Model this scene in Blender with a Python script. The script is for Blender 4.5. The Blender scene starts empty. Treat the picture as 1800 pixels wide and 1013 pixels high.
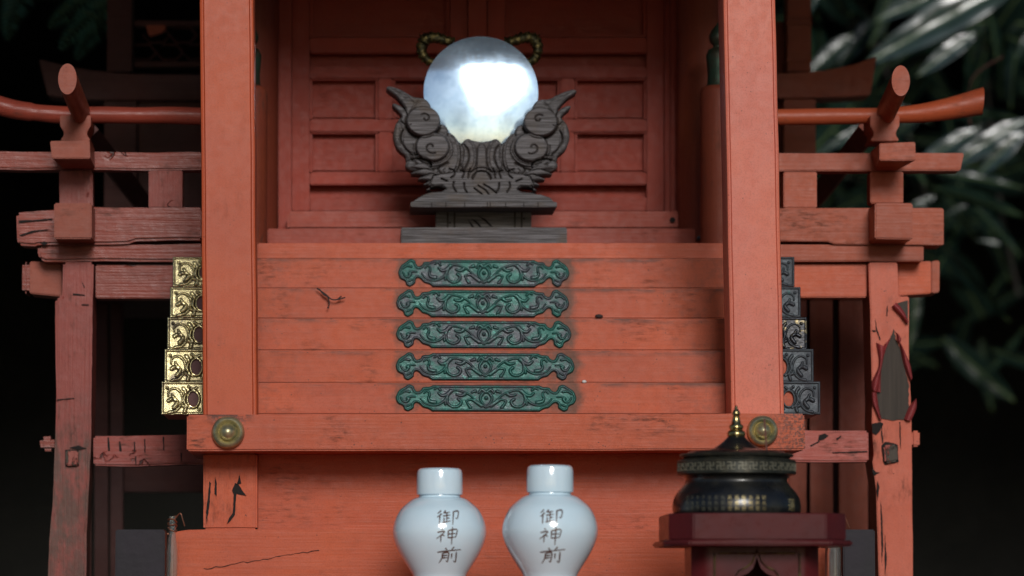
import bpy, bmesh, math, random
import numpy as np
from mathutils import Vector, Matrix, noise, Euler
random.seed(7); np.random.seed(7)
scene = bpy.context.scene
col = scene.collection
R = math.radians

# ------------------------------------------------------------------ camera
F = 6500.0                      # focal length in pixels of the 1800 px wide photograph
ZC = 1.30
VPX, VPY = 640.0, 1060.0        # where the world +Y direction lands in the picture
cam_d = bpy.data.cameras.new('camera'); cam = bpy.data.objects.new('camera', cam_d); col.objects.link(cam)
cam_d.sensor_width = 36.0; cam_d.lens = F / 1800 * 36.0
cam_d.clip_start = 0.05; cam_d.clip_end = 300
_u, _v = (VPX - 900) / F, -(VPY - 506.5) / F
pitch = math.atan2(-_v, 1.0)
yaw = math.atan2(_u * math.cos(pitch), 1.0)
cam.rotation_euler = Euler((math.pi/2 + pitch, 0, yaw), 'XYZ')
cam.location = (0, 0, ZC)
scene.camera = cam
CR = cam.rotation_euler.to_matrix()
cam_d.dof.use_dof = True
cam_d.dof.focus_distance = 3.66
cam_d.dof.aperture_fstop = 6.3
cam_d.dof.aperture_blades = 7

def P(px, py, Y):
    d = CR @ Vector(((px - 900) / F, -(py - 506.5) / F, -1.0))
    t = Y / d.y
    return Vector((d.x * t, Y, ZC + d.z * t))
def S(Y): return Y / F          # metres per photograph pixel at distance Y

# ------------------------------------------------------------------ light
SUN_EL, SUN_AZ = 21.0, 6.0      # degrees above the horizon, degrees to the right of straight behind the camera
world = bpy.data.worlds.new('World'); scene.world = world; world.use_nodes = True
wn = world.node_tree; wn.nodes.clear()
sky = wn.nodes.new('ShaderNodeTexSky'); sky.sky_type = 'NISHITA'; sky.sun_disc = False
sky.sun_elevation = R(SUN_EL); sky.sun_rotation = R(180 - SUN_AZ)
sky.air_density = 1.0; sky.dust_density = 1.0; sky.ozone_density = 3.0
bg = wn.nodes.new('ShaderNodeBackground'); bg.inputs['Strength'].default_value = 0.055
wo = wn.nodes.new('ShaderNodeOutputWorld')
wn.links.new(sky.outputs[0], bg.inputs[0]); wn.links.new(bg.outputs[0], wo.inputs[0])
sun_d = bpy.data.lights.new('sun', 'SUN'); sun_d.energy = 2.2; sun_d.angle = R(18); sun_d.color = (1.0, .97, .94)
sun = bpy.data.objects.new('sun', sun_d); col.objects.link(sun)
sd = Vector((math.sin(R(SUN_AZ)) * math.cos(R(SUN_EL)), -math.cos(R(SUN_AZ)) * math.cos(R(SUN_EL)), math.sin(R(SUN_EL))))
sun.rotation_euler = sd.to_track_quat('Z', 'Y').to_euler()
scene.view_settings.view_transform = 'Standard'; scene.view_settings.look = 'None'
scene.view_settings.exposure = 0.05; scene.view_settings.gamma = 1.0; scene.view_settings.use_curve_mapping = False
scene.render.engine = 'CYCLES'
scene.cycles.max_bounces = 6; scene.cycles.use_denoising = True

# ------------------------------------------------------------------ helpers
WP = {}
def place(o, wpos, parent=None):
    col.objects.link(o); wpos = Vector(wpos)
    if parent is not None:
        o.parent = parent; o.location = wpos - WP[parent.name]
    else: o.location = wpos
    WP[o.name] = wpos
    return o
def empty(name, wpos, parent=None):
    return place(bpy.data.objects.new(name, None), wpos, parent)
def tag(o, label=None, cat=None, group=None, kind=None):
    if label: o['label'] = label
    if cat: o['category'] = cat
    if group: o['group'] = group
    if kind: o['kind'] = kind
    return o
def smooth(me, angle=None):
    me.polygons.foreach_set('use_smooth', [True] * len(me.polygons))
    if angle is not None:
        bm = bmesh.new(); bm.from_mesh(me)
        for e in bm.edges:
            if len(e.link_faces) == 2 and e.calc_face_angle(0) > angle: e.smooth = False
        bm.to_mesh(me); bm.free()
def finish(name, bm, mat, wpos, parent=None, sm=None):
    bmesh.ops.recalc_face_normals(bm, faces=bm.faces)
    me = bpy.data.meshes.new(name); bm.to_mesh(me); bm.free()
    if mat: me.materials.append(mat)
    if sm is not None: smooth(me, sm)
    o = bpy.data.objects.new(name, me)
    return place(o, wpos, parent)

def cut_grid(bm, step, axes=(0, 2)):
    for ax in axes:
        vals = [v.co[ax] for v in bm.verts]; a, b = min(vals), max(vals)
        n = int((b - a) / step)
        if n < 1: continue
        nv = Vector((0, 0, 0)); nv[ax] = 1
        for k in range(1, n):
            c = Vector((0, 0, 0)); c[ax] = a + (b - a) * k / n
            bmesh.ops.bisect_plane(bm, geom=bm.verts[:] + bm.edges[:] + bm.faces[:], plane_co=c, plane_no=nv)

def wobble(bm, amp, freq=18, seed=0):
    for v in bm.verts:
        p = v.co * freq + Vector((seed * 7.3, seed * 3.1, seed))
        n = noise.noise_vector(p) * amp + noise.noise_vector(p * 5) * amp * .35
        v.co += Vector((n.x, n.y * .5, n.z))

def prism(name, pts, Y, depth, mat, parent=None, bevel=.0012, seg=2, rough=0, step=.012):
    """outline given in photograph pixels at distance Y, extruded away from the camera"""
    w = [P(x, y, Y) for x, y in pts]
    c = sum(w, Vector()) / len(w)
    bm = bmesh.new()
    f = [bm.verts.new(p - c) for p in w]
    b = [bm.verts.new(p - c + Vector((0, depth, 0))) for p in w]
    n = len(w)
    bm.faces.new(f); bm.faces.new(b[::-1])
    for i in range(n): bm.faces.new([f[(i+1) % n], f[i], b[i], b[(i+1) % n]])
    bmesh.ops.recalc_face_normals(bm, faces=bm.faces)
    if bevel: bmesh.ops.bevel(bm, geom=[e for e in bm.edges if e.calc_face_angle(0) > .5], offset=bevel, segments=seg, affect='EDGES', clamp_overlap=True)
    if rough:
        cut_grid(bm, step)
        wobble(bm, rough, seed=random.random() * 9)
    return finish(name, bm, mat, c, parent, R(30))
def box(name, x0, y0, x1, y1, Y, depth, mat, parent=None, **k):
    return prism(name, [(x0, y0), (x1, y0), (x1, y1), (x0, y1)], Y, depth, mat, parent, **k)

def lathe(name, prof, wc, mat, parent=None, seg=64, axis='Z', sm=R(40)):
    """prof: (radius, height) pairs in metres round the point wc"""
    bm = bmesh.new(); rings = []
    for r, h in prof:
        ring = []
        for k in range(seg):
            a = 2 * math.pi * k / seg
            if axis == 'Z': co = (r * math.cos(a), r * math.sin(a), h)
            else: co = (r * math.cos(a), -h, r * math.sin(a))
            ring.append(bm.verts.new(co))
        rings.append(ring)
    for a, b in zip(rings, rings[1:]):
        for k in range(seg): bm.faces.new([a[k], a[(k+1) % seg], b[(k+1) % seg], b[k]])
    for ring in (rings[0], rings[-1]): bm.faces.new(ring)
    bmesh.ops.remove_doubles(bm, verts=bm.verts, dist=1e-6)
    return finish(name, bm, mat, wc, parent, sm)

def tube(name, pts, rad, mat, parent=None, sides=16, shear=(0, 0), noisy=0, planar=False):
    """sweep; rad may be number or list of (horizontal, vertical) radii; shear tilts the end caps"""
    n = len(pts); c = sum(pts, Vector()) / n; bm = bmesh.new(); rings = []
    for i, p in enumerate(pts):
        d = (pts[min(i+1, n-1)] - pts[max(i-1, 0)]).normalized()
        r = rad[i] if isinstance(rad, (list, tuple)) else rad
        ra, rb = r if isinstance(r, tuple) else (r, r)
        if planar: s, u = Vector((1, 0, 0)), Vector((0, 0, 1))
        else:
            up = Vector((0, 0, 1)) if abs(d.z) < .9 else Vector((1, 0, 0))
            s = d.cross(up).normalized(); u = s.cross(d).normalized()
        sh = shear[0] if i == 0 else shear[1] if i == n-1 else 0
        ring = []
        for k in range(sides):
            a = 2 * math.pi * k / sides
            q = p - c + s * ra * math.cos(a) + u * rb * math.sin(a) + d * sh * math.sin(a)
            if noisy: q += noise.noise_vector(q * 25) * noisy
            ring.append(bm.verts.new(q))
        rings.append(ring)
    for a, b in zip(rings, rings[1:]):
        for k in range(sides): bm.faces.new([a[k], a[(k+1) % sides], b[(k+1) % sides], b[k]])
    bm.faces.new(rings[0]); bm.faces.new(rings[-1])
    return finish(name, bm, mat, c, parent, R(50))

def spline(pts, n=8):
    """Catmull-Rom through points (tuples or Vectors)"""
    P_ = [Vector(p) for p in pts]; out = []
    for i in range(len(P_) - 1):
        a, b, c, d = P_[max(i-1, 0)], P_[i], P_[i+1], P_[min(i+2, len(P_)-1)]
        for k in range(n):
            t = k / n
            out.append(.5 * ((2*b) + (c-a)*t + (2*a-5*b+4*c-d)*t*t + (3*b-a-3*c+d)*t**3))
    out.append(P_[-1]); return out

# ---- relief carving on a grid (numpy)
def inpoly(X, Y, poly):
    ins = np.zeros(X.shape, bool); n = len(poly)
    for i in range(n):
        x1, y1 = poly[i]; x2, y2 = poly[(i+1) % n]
        if y1 == y2: continue
        c = ((y1 > Y) != (y2 > Y)) & (X < (x2-x1) * (Y-y1) / (y2-y1) + x1)
        ins ^= c
    return ins
def dline(X, Y, pts, closed=False):
    d = np.full(X.shape, 1e9); T = np.zeros(X.shape); n = len(pts)
    for i in range(n if closed else n-1):
        x1, y1 = pts[i]; x2, y2 = pts[(i+1) % n]
        L = (x2-x1)**2 + (y2-y1)**2 + 1e-9
        t = np.clip(((X-x1)*(x2-x1) + (Y-y1)*(y2-y1)) / L, 0, 1)
        q = np.hypot(X-x1-t*(x2-x1), Y-y1-t*(y2-y1))
        m = q < d; d = np.where(m, q, d); T = np.where(m, (i+t) / max(1, n-1), T)
    return d, T
def sp2(pts, n=6): return [(p.x, p.y) for p in spline([(a, b, 0) for a, b in pts], n)]
def ellipse(cx, cy, rx, ry, n=40): return [(cx + rx*math.cos(2*math.pi*k/n), cy + ry*math.sin(2*math.pi*k/n)) for k in range(n)]

def relief_mesh(name, X, Y, mask, H, s, cx, cy, thick, mat, iters=3, cavr=3, cavs=.0005):
    """X,Y pixel grids; H metres towards the viewer; s metres per pixel"""
    ny, nx = X.shape
    q = mask[:-1, :-1] & mask[1:, :-1] & mask[:-1, 1:] & mask[1:, 1:]
    idx = np.arange(ny*nx).reshape(ny, nx)
    quads = np.stack([idx[:-1, :-1][q], idx[1:, :-1][q], idx[1:, 1:][q], idx[:-1, 1:][q]], 1)
    used = np.unique(quads); remap = -np.ones(ny*nx, int); remap[used] = np.arange(len(used))
    quads = remap[quads]
    x = X.ravel()[used].astype(float); y = Y.ravel()[used].astype(float); h = H.ravel()[used]
    E = np.concatenate([quads[:, [0, 1]], quads[:, [1, 2]], quads[:, [2, 3]], quads[:, [3, 0]]])
    key = np.sort(E, 1); kk = key[:, 0] * (len(used)+1) + key[:, 1]
    u, inv, cnt = np.unique(kk, return_inverse=True, return_counts=True)
    B = E[cnt[inv] == 1]
    for _ in range(iters):
        sx = np.zeros(len(x)); sy = np.zeros(len(x)); c = np.zeros(len(x))
        for a, b in ((0, 1), (1, 0)):
            np.add.at(sx, B[:, a], x[B[:, b]]); np.add.at(sy, B[:, a], y[B[:, b]]); np.add.at(c, B[:, a], 1)
        m = c > 0
        x[m] = .5*x[m] + .5*sx[m]/c[m]; y[m] = .5*y[m] + .5*sy[m]/c[m]
    V = np.stack([(x-cx)*s, -h, -(y-cy)*s], 1)
    bv = np.unique(B); fr = V[bv].copy(); bk = V[bv].copy(); bk[:, 1] = thick
    n0 = len(V); m1 = -np.ones(n0, int); m1[bv] = np.arange(len(bv)) + n0; m2 = m1 + len(bv)
    sides = np.stack([m1[B[:, 1]], m1[B[:, 0]], m2[B[:, 0]], m2[B[:, 1]]], 1)
    allV = np.concatenate([V, fr, bk]); allF = np.concatenate([quads, sides])
    me = bpy.data.meshes.new(name); me.from_pydata(allV.tolist(), [], allF.tolist())
    me.polygons.foreach_set('use_smooth', [True]*len(allF))
    at = me.attributes.new('relief', 'FLOAT', 'POINT')
    hh = np.concatenate([h, h[bv], h[bv]*0]); at.data.foreach_set('value', (hh / max(1e-9, h.max())).astype(np.float32))
    HF = np.where(mask, H, H[mask].mean()*.5); Bq = HF.copy(); rad_ = cavr
    for ax in (0, 1):
        acc = np.zeros_like(Bq)
        for sft in range(-rad_, rad_+1): acc += np.roll(Bq, sft, ax)
        Bq = acc/(2*rad_+1)
    cav = np.clip((Bq-HF)/cavs, 0, 1).ravel()[used]
    a2 = me.attributes.new('cavity', 'FLOAT', 'POINT'); a2.data.foreach_set('value', np.concatenate([cav, cav[bv], cav[bv]*0+.5]).astype(np.float32))
    me.materials.append(mat); me.update()
    return me

# ------------------------------------------------------------------ materials
class N:
    def __init__(s, name):
        s.m = bpy.data.materials.new(name); s.m.use_nodes = True; s.t = s.m.node_tree; s.t.nodes.clear()
        s.out = s.n('ShaderNodeOutputMaterial'); s.b = s.n('ShaderNodeBsdfPrincipled'); s.l(s.b.outputs[0], s.out.inputs[0])
        tc = s.n('ShaderNodeTexCoord'); oi = s.n('ShaderNodeObjectInfo')
        s.obj = tc.outputs['Object']; s.rnd = oi.outputs['Random']
        mul = s.math('MULTIPLY', s.rnd, 40.0)
        cmb = s.n('ShaderNodeCombineXYZ'); s.l(mul, cmb.inputs[0]); s.l(mul, cmb.inputs[1]); s.l(mul, cmb.inputs[2])
        add = s.n('ShaderNodeVectorMath'); s.l(s.obj, add.inputs[0]); s.l(cmb.outputs[0], add.inputs[1]); s.co = add.outputs[0]
    def n(s, t): return s.t.nodes.new(t)
    def l(s, a, b): s.t.links.new(a, b)
    def put(s, v, inp):
        if hasattr(v, 'links') or hasattr(v, 'is_linked'): s.l(v, inp)
        else: inp.default_value = v
    def math(s, op, a, b=0.0, clamp=False):
        m = s.n('ShaderNodeMath'); m.operation = op; m.use_clamp = clamp; s.put(a, m.inputs[0]); s.put(b, m.inputs[1]); return m.outputs[0]
    def noise(s, scale, detail=3, rough=.55, stretch=None, co=None, dist=0):
        t = s.n('ShaderNodeTexNoise'); t.inputs['Scale'].default_value = scale; t.inputs['Detail'].default_value = detail
        t.inputs['Roughness'].default_value = rough; t.inputs['Distortion'].default_value = dist
        c = co or s.co
        if stretch:
            mp = s.n('ShaderNodeMapping'); mp.inputs['Scale'].default_value = stretch; s.l(c, mp.inputs[0]); c = mp.outputs[0]
        s.l(c, t.inputs['Vector']); return t.outputs['Fac']
    def ramp(s, v, a, b, lo=0.0, hi=1.0):
        r = s.n('ShaderNodeMapRange'); r.interpolation_type = 'SMOOTHSTEP'; r.inputs[1].default_value = a; r.inputs[2].default_value = b
        r.inputs[3].default_value = lo; r.inputs[4].default_value = hi; s.l(v, r.inputs[0]); return r.outputs[0]
    def mix(s, f, a, b, mode='MIX'):
        m = s.n('ShaderNodeMix'); m.data_type = 'RGBA'; m.blend_type = mode
        s.put(f, m.inputs[0])
        for v, i in ((a, 6), (b, 7)):
            if isinstance(v, tuple): m.inputs[i].default_value = (*v, 1) if len(v) == 3 else v
            else: s.l(v, m.inputs[i])
        return m.outputs[2]
    def bump(s, h, dist=.0005, strength=1.0, prev=None):
        b = s.n('ShaderNodeBump'); b.inputs['Distance'].default_value = dist; b.inputs['Strength'].default_value = strength
        s.l(h, b.inputs['Height'])
        if prev: s.l(prev, b.inputs['Normal'])
        return b.outputs[0]
    def set(s, **k):
        for a, v in k.items():
            i = s.b.inputs[a.replace('_', ' ')]
            if isinstance(v, tuple) and len(v) == 3: v = (*v, 1)
            s.put(v, i)

def paint(name, c1, c2, grain='X', dirt=.35, speck=.6, wear=0.0, rough=.45, bumpd=.0004, halo=False, spec=.27, dirtcol=(.06, .032, .022), cracks=0.0, gs=1.0, low=None, ends=False):
    k = N(name)
    st = (.03, 1, 1) if grain == 'X' else (1, 1, .03)
    fade = k.noise(11, 4)
    c = k.mix(k.ramp(fade, .3, .7), c1, c2)
    c = k.mix(k.math('MULTIPLY', k.rnd, .38), c, tuple(x*.62 for x in c2))
    g = k.noise(420, 3, .6, st)
    c = k.mix(k.ramp(g, .35, .75, 0, .22*gs), c, tuple(x*.55 for x in c1))
    g2 = k.noise(120, 4, .6, (.05, 1, 1) if grain == 'X' else (1, 1, .05))
    c = k.mix(k.ramp(g2, .56, .8, 0, .45*gs), c, tuple(x*.5 for x in c1))
    # dusty pale bloom
    c = k.mix(k.ramp(k.noise(30, 5, .65, st), .55, .8, 0, .12), c, (.55, .28, .22))
    # grime in patches, drawn out along the grain
    patch = k.ramp(k.noise(16, 5, .6), .5, .68)
    fineg = k.ramp(k.noise(260, 5, .7, (.25, 1, 1) if grain == 'X' else (1, 1, .25)), .45, .68)
    gm = k.math('MULTIPLY', k.math('MULTIPLY', patch, fineg), dirt)
    c = k.mix(gm, c, dirtcol)
    # specks
    v = k.n('ShaderNodeTexVoronoi'); v.inputs['Scale'].default_value = 240; k.l(k.co, v.inputs['Vector'])
    sp = k.ramp(v.outputs['Distance'], .10, .20, 1, 0)
    spn = k.ramp(k.noise(55, 3), .56, .66)
    c = k.mix(k.math('MULTIPLY', k.math('MULTIPLY', sp, spn), speck), c, (.03, .018, .014))
    if ends:
        se = k.n('ShaderNodeSeparateXYZ'); k.l(k.obj, se.inputs[0])
        em = k.math('MULTIPLY', k.ramp(se.outputs[0], .245, .295), k.ramp(k.noise(420, 5, .7), .44, .56))
        e2 = k.math('MULTIPLY', k.ramp(k.math('ABSOLUTE', k.math('ADD', se.outputs[0], .257)), .012, .03, 1, 0), k.math('MULTIPLY', k.ramp(se.outputs[2], .004, .015), k.ramp(k.noise(160, 5, .7), .40, .55)))
        c = k.mix(k.math('MULTIPLY', k.math('MAXIMUM', em, e2), .85), c, (.04, .022, .018))
    if low:
        sz = k.n('ShaderNodeSeparateXYZ'); k.l(k.obj, sz.inputs[0])
        lm = k.math('MULTIPLY', k.ramp(k.math('ADD', sz.outputs[2], k.math('MULTIPLY', k.noise(30, 4), .12)), low-.02, low+.05, 1, 0), k.ramp(k.noise(55, 6, .7, (1, 1, .4)), .36, .56))
        c = k.mix(k.math('MULTIPLY', lm, .85), c, k.mix(k.noise(150, 4), (.045, .042, .035), (.12, .06, .04)))
    c = k.mix(k.ramp(k.noise(650, 2, .6), .42, .72, 0, .30), c, tuple(x*.45 for x in c1))
    c = k.mix(k.ramp(k.noise(24, 6, .7, (.4, 1, 1) if grain == 'X' else (1, 1, .4)), .50, .75, 0, .45*dirt), c, tuple(x*.42 for x in c2))
    h = k.math('ADD', k.math('MULTIPLY', g, .6*gs), k.math('MULTIPLY', k.noise(90, 5, .6), .5))
    rg = k.math('ADD', k.ramp(k.noise(120, 4), .3, .7, rough-.05, rough+.06), k.math('MULTIPLY', gm, .3))
    if wear:
        wm = k.ramp(k.noise(38, 7, .68, (.5, 1, 1) if grain == 'X' else (1, 1, .35)), .62 - wear*.25, .645 - wear*.25)
        c = k.mix(wm, c, k.mix(k.noise(200, 4, .6, st), (.028, .024, .02), (.13, .105, .085)))
        h = k.math('SUBTRACT', h, k.math('MULTIPLY', wm, 1.5))
        rg = k.math('ADD', rg, k.math('MULTIPLY', wm, .3))
    if cracks:
        vc = k.n('ShaderNodeTexVoronoi'); vc.feature = 'DISTANCE_TO_EDGE'; vc.inputs['Scale'].default_value = 26
        mp = k.n('ShaderNodeMapping'); mp.inputs['Scale'].default_value = (.22, 1, 1) if grain == 'X' else (1, 1, .22)
        wv = k.n('ShaderNodeVectorMath'); nn = k.n('ShaderNodeTexNoise'); nn.inputs['Scale'].default_value = 60; k.l(k.co, nn.inputs['Vector'])
        sc = k.n('ShaderNodeVectorMath'); sc.operation = 'SCALE'; sc.inputs['Scale'].default_value = .03; k.l(nn.outputs['Color'], sc.inputs[0])
        k.l(k.co, wv.inputs[0]); k.l(sc.outputs[0], wv.inputs[1]); k.l(wv.outputs[0], mp.inputs[0]); k.l(mp.outputs[0], vc.inputs['Vector'])
        cm = k.math('MULTIPLY', k.ramp(vc.outputs['Distance'], .006, .03, 1, 0), k.ramp(k.noise(22, 3), .62-cracks*.2, .7-cracks*.2))
        c = k.mix(k.math('MULTIPLY', cm, .85), c, (.02, .014, .012)); h = k.math('SUBTRACT', h, k.math('MULTIPLY', cm, 2.0))
    if halo:
        # corrosion stain that has spread from the bronze plate into the paint
        sx = k.n('ShaderNodeSeparateXYZ'); k.l(k.obj, sx.inputs[0])
        pos = k.math('GREATER_THAN', sx.outputs[0], 0)
        ax = k.math('SUBTRACT', k.math('ABSOLUTE', sx.outputs[0]), .0885)
        ax = k.math('MAXIMUM', ax, 0)
        dz = k.math('MULTIPLY', k.math('ABSOLUTE', k.math('ADD', sx.outputs[2], -.002)), .42)
        d = k.math('ADD', ax, dz)
        d = k.math('SUBTRACT', d, k.math('MULTIPLY', k.math('MULTIPLY', pos, k.ramp(k.math('ABSOLUTE', sx.outputs[0]), .05, .085)), .0045))
        d = k.math('ADD', d, k.math('MULTIPLY', k.math('SUBTRACT', k.noise(140, 6, .7), .5), .014))
        hm = k.ramp(d, -.001, .0095, 1, 0)
        c = k.mix(k.math('MULTIPLY', hm, .9), c, k.mix(k.noise(300, 3), (.05, .022, .012), (.16, .06, .03)))
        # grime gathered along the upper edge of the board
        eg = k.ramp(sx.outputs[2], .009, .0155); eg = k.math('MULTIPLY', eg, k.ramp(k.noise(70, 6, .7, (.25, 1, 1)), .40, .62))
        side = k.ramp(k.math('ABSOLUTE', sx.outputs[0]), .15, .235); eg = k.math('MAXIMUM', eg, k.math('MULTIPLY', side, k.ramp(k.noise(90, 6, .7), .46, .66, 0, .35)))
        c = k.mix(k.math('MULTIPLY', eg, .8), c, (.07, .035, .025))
    k.set(Base_Color=c, Roughness=rg, Normal=k.bump(h, bumpd*.8), Specular_IOR_Level=spec)
    return k.m

V1, V2 = (.55, .097, .029), (.48, .088, .036)
M = {}
M['plank'] = paint('vermilion plank paint', V1, V2, 'X', .6, .8, halo=True, bumpd=.0002)
M['red_x'] = paint('vermilion paint', V1, V2, 'X', .45, .6)
M['red_z'] = paint('vermilion paint upright', V1, V2, 'Z', .2, .5, rough=.40, gs=.3, bumpd=.00025)
M['pillar_r'] = paint('pale vermilion pillar paint', (.68, .168, .094), (.62, .162, .108), 'Z', .2, .6, rough=.42, gs=.3, bumpd=.00025)  # paler and pinker than the left pillar's paint
M['beam'] = paint('vermilion paint soiled', V1, V2, 'X', .95, 1.0, ends=True)
M['old_shaded_x'] = paint('old shaded vermilion paint', (.30, .052, .030), (.24, .050, .034), 'X', .9, .8, rough=.33, bumpd=.0011, cracks=.1)  # old paint; the left side's dimmer light is put into its darker colour
M['old_shaded_z'] = paint('old shaded vermilion paint upright', (.31, .060, .042), (.27, .066, .052), 'Z', .8, 1.0, rough=.45, bumpd=.0009, cracks=.15)  # same left-hand dimness painted into the uprights
M['post_l'] = paint('old shaded post paint grimy below', (.34, .066, .048), (.30, .072, .058), 'Z', .9, 1.0, rough=.45, bumpd=.001, low=.06)  # base colour darkened for the dim left side, apart from the grime below
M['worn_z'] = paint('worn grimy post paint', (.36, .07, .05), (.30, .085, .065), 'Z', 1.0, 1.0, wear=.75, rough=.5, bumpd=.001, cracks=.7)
M['pink_z'] = paint('pale vermilion post paint', (.60, .145, .085), (.54, .115, .06), 'Z', .9, 1.0, wear=.0, rough=.5, bumpd=.0005, gs=.5)  # paler and pinker than the left post's paint
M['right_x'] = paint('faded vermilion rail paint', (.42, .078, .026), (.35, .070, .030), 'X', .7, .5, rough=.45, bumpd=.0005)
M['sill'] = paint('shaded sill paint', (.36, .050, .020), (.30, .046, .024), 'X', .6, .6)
M['block_l'] = paint('brownish shaded vermilion block paint', (.34, .072, .034), (.28, .064, .036), 'X', .6, .6, gs=.6)  # left blocks darkened in colour for the weaker light there
M['crack_l'] = paint('crazed shaded paint', (.34, .062, .042), (.28, .062, .05), 'X', .9, 1.0, wear=.0, bumpd=.001, cracks=.12)  # darker copy of the crazed paint for the shaded left tie rail
M['crack_x'] = paint('crazed vermilion paint', (.46, .085, .055), (.40, .09, .07), 'X', .9, 1.0, wear=.0, bumpd=.001, cracks=.12)
M['flake_z'] = paint('flaking vermilion paint', V1, V2, 'Z', 1.0, 1.0, wear=.0, bumpd=.0008, cracks=.0, gs=.6)
M['door'] = paint('deep shaded red door paint', (.40, .046, .020), (.35, .044, .022), 'X', .4, .3, rough=.5)  # darkened in colour in place of the eave's shade
M['door_z'] = paint('deep shaded red door paint upright', (.40, .046, .020), (.35, .044, .022), 'Z', .3, .2, rough=.5)  # same eave shade painted in, grain upright
M['brown_z'] = paint('brown red boards', (.24, .050, .02), (.19, .036, .02), 'Z', .7, .4, rough=.6)
M['dull'] = paint('dull red grey boards', (.12, .038, .030), (.09, .036, .032), 'X', .5, .2, rough=.6)

k = N('bare dark wood')
g = k.noise(300, 5, .65, (1, 1, .03))
k.set(Base_Color=k.mix(g, (.018, .015, .012), (.08, .062, .048)), Roughness=.85, Normal=k.bump(g, .0008)); M['bare'] = k.m
k = N('curled paint flake'); k.set(Base_Color=k.mix(k.noise(120, 4), (.48, .075, .075), (.34, .05, .055)), Roughness=.45, Normal=k.bump(k.noise(200, 3), .0003)); M['flap'] = k.m
k = N('maroon hole shade'); k.set(Base_Color=(.07, .014, .012), Roughness=.6); M['maroon'] = k.m  # stands for the shadow inside the end caps' holes
k = N('dark crack'); k.set(Base_Color=(.012, .009, .008), Roughness=.95); M['crack'] = k.m

def patina(name, a, b, lite, metal, rough, attr=True):
    k = N(name)
    c = k.mix(k.ramp(k.noise(42, 7, .72), .40, .62), a, b)
    c = k.mix(k.ramp(k.noise(130, 6, .7), .62, .72, 0, .8), c, lite)
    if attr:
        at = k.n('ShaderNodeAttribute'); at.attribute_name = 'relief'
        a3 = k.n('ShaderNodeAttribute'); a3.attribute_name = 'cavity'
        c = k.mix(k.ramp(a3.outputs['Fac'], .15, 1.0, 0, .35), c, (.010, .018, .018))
    c = k.mix(k.ramp(k.noise(500, 3, .6), .58, .7, 0, .6), c, (.02, .02, .025))
    k.set(Base_Color=c, Metallic=metal, Roughness=k.ramp(k.noise(90, 4), .3, .7, rough-.1, rough+.15), Normal=k.bump(k.noise(420, 4, .7), .00035))
    return k.m
M['verdigris'] = patina('verdigris bronze', (.018, .112, .092), (.055, .062, .075), (.10, .40, .33), .35, .38)
M['greycap'] = patina('grey tarnished copper', (.075, .09, .10), (.055, .06, .07), (.05, .17, .15), .5, .5)
M['capgreen'] = patina('dark green patina', (.02, .05, .03), (.04, .035, .02), (.06, .09, .05), .5, .5, False)
k = N('gilt brass')
at = k.n('ShaderNodeAttribute'); at.attribute_name = 'relief'
c = k.mix(k.ramp(k.noise(140, 5), .3, .7), (.84, .74, .42), (.60, .53, .29))
a3 = k.n('ShaderNodeAttribute'); a3.attribute_name = 'cavity'
c = k.mix(k.ramp(a3.outputs['Fac'], .08, .6, 0, .95), c, (.02, .014, .008)); c = k.mix(k.ramp(at.outputs['Fac'], .2, .45, .35, 0), c, (.12, .09, .04))
c = k.mix(k.ramp(k.noise(60, 5, .7), .50, .66, 0, .8), c, (.07, .055, .05))
hw = k.n('ShaderNodeTexWave'); hw.inputs['Scale'].default_value = 260; hw.inputs['Distortion'].default_value = 1.5; hw.inputs['Detail'].default_value = 1
mp = k.n('ShaderNodeMapping'); mp.inputs['Rotation'].default_value = (0, R(55), 0); k.l(k.obj, mp.inputs[0]); k.l(mp.outputs[0], hw.inputs['Vector'])
k.set(Base_Color=c, Metallic=.88, Roughness=.27, Normal=k.bump(hw.outputs['Fac'], .00016, 1, k.bump(k.noise(300, 3), .00008))); M['gilt'] = k.m
k = N('tarnished gilt copper')
at = k.n('ShaderNodeAttribute'); at.attribute_name = 'relief'
c = k.mix(k.ramp(k.noise(60, 5, .65), .50, .60), (.06, .065, .075), (.55, .45, .25))
c = k.mix(k.ramp(at.outputs['Fac'], .1, .55, .5, 0), c, (.03, .025, .02))
k.set(Base_Color=c, Metallic=.9, Roughness=.38, Normal=k.bump(k.noise(300, 3), .0004)); M['halfgilt'] = k.m
k = N('old brass')
c = k.mix(k.ramp(k.noise(70, 5, .65), .38, .62), (.55, .48, .27), (.27, .28, .19))
k.set(Base_Color=c, Metallic=.75, Roughness=.38, Normal=k.bump(k.noise(200, 4), .0004)); M['brass'] = k.m
k = N('polished brass'); k.set(Base_Color=k.mix(k.ramp(k.noise(120, 4), .4, .65), (.62, .47, .19), (.32, .25, .12)), Metallic=1.0, Roughness=.24); M['finial'] = k.m
k = N('dark dragon brass'); k.set(Base_Color=k.mix(k.ramp(k.noise(160, 4), .42, .62), (.035, .032, .014), (.15, .115, .04)), Metallic=.8, Roughness=.42, Normal=k.bump(k.noise(380, 3), .001)); M['dragon'] = k.m

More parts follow.
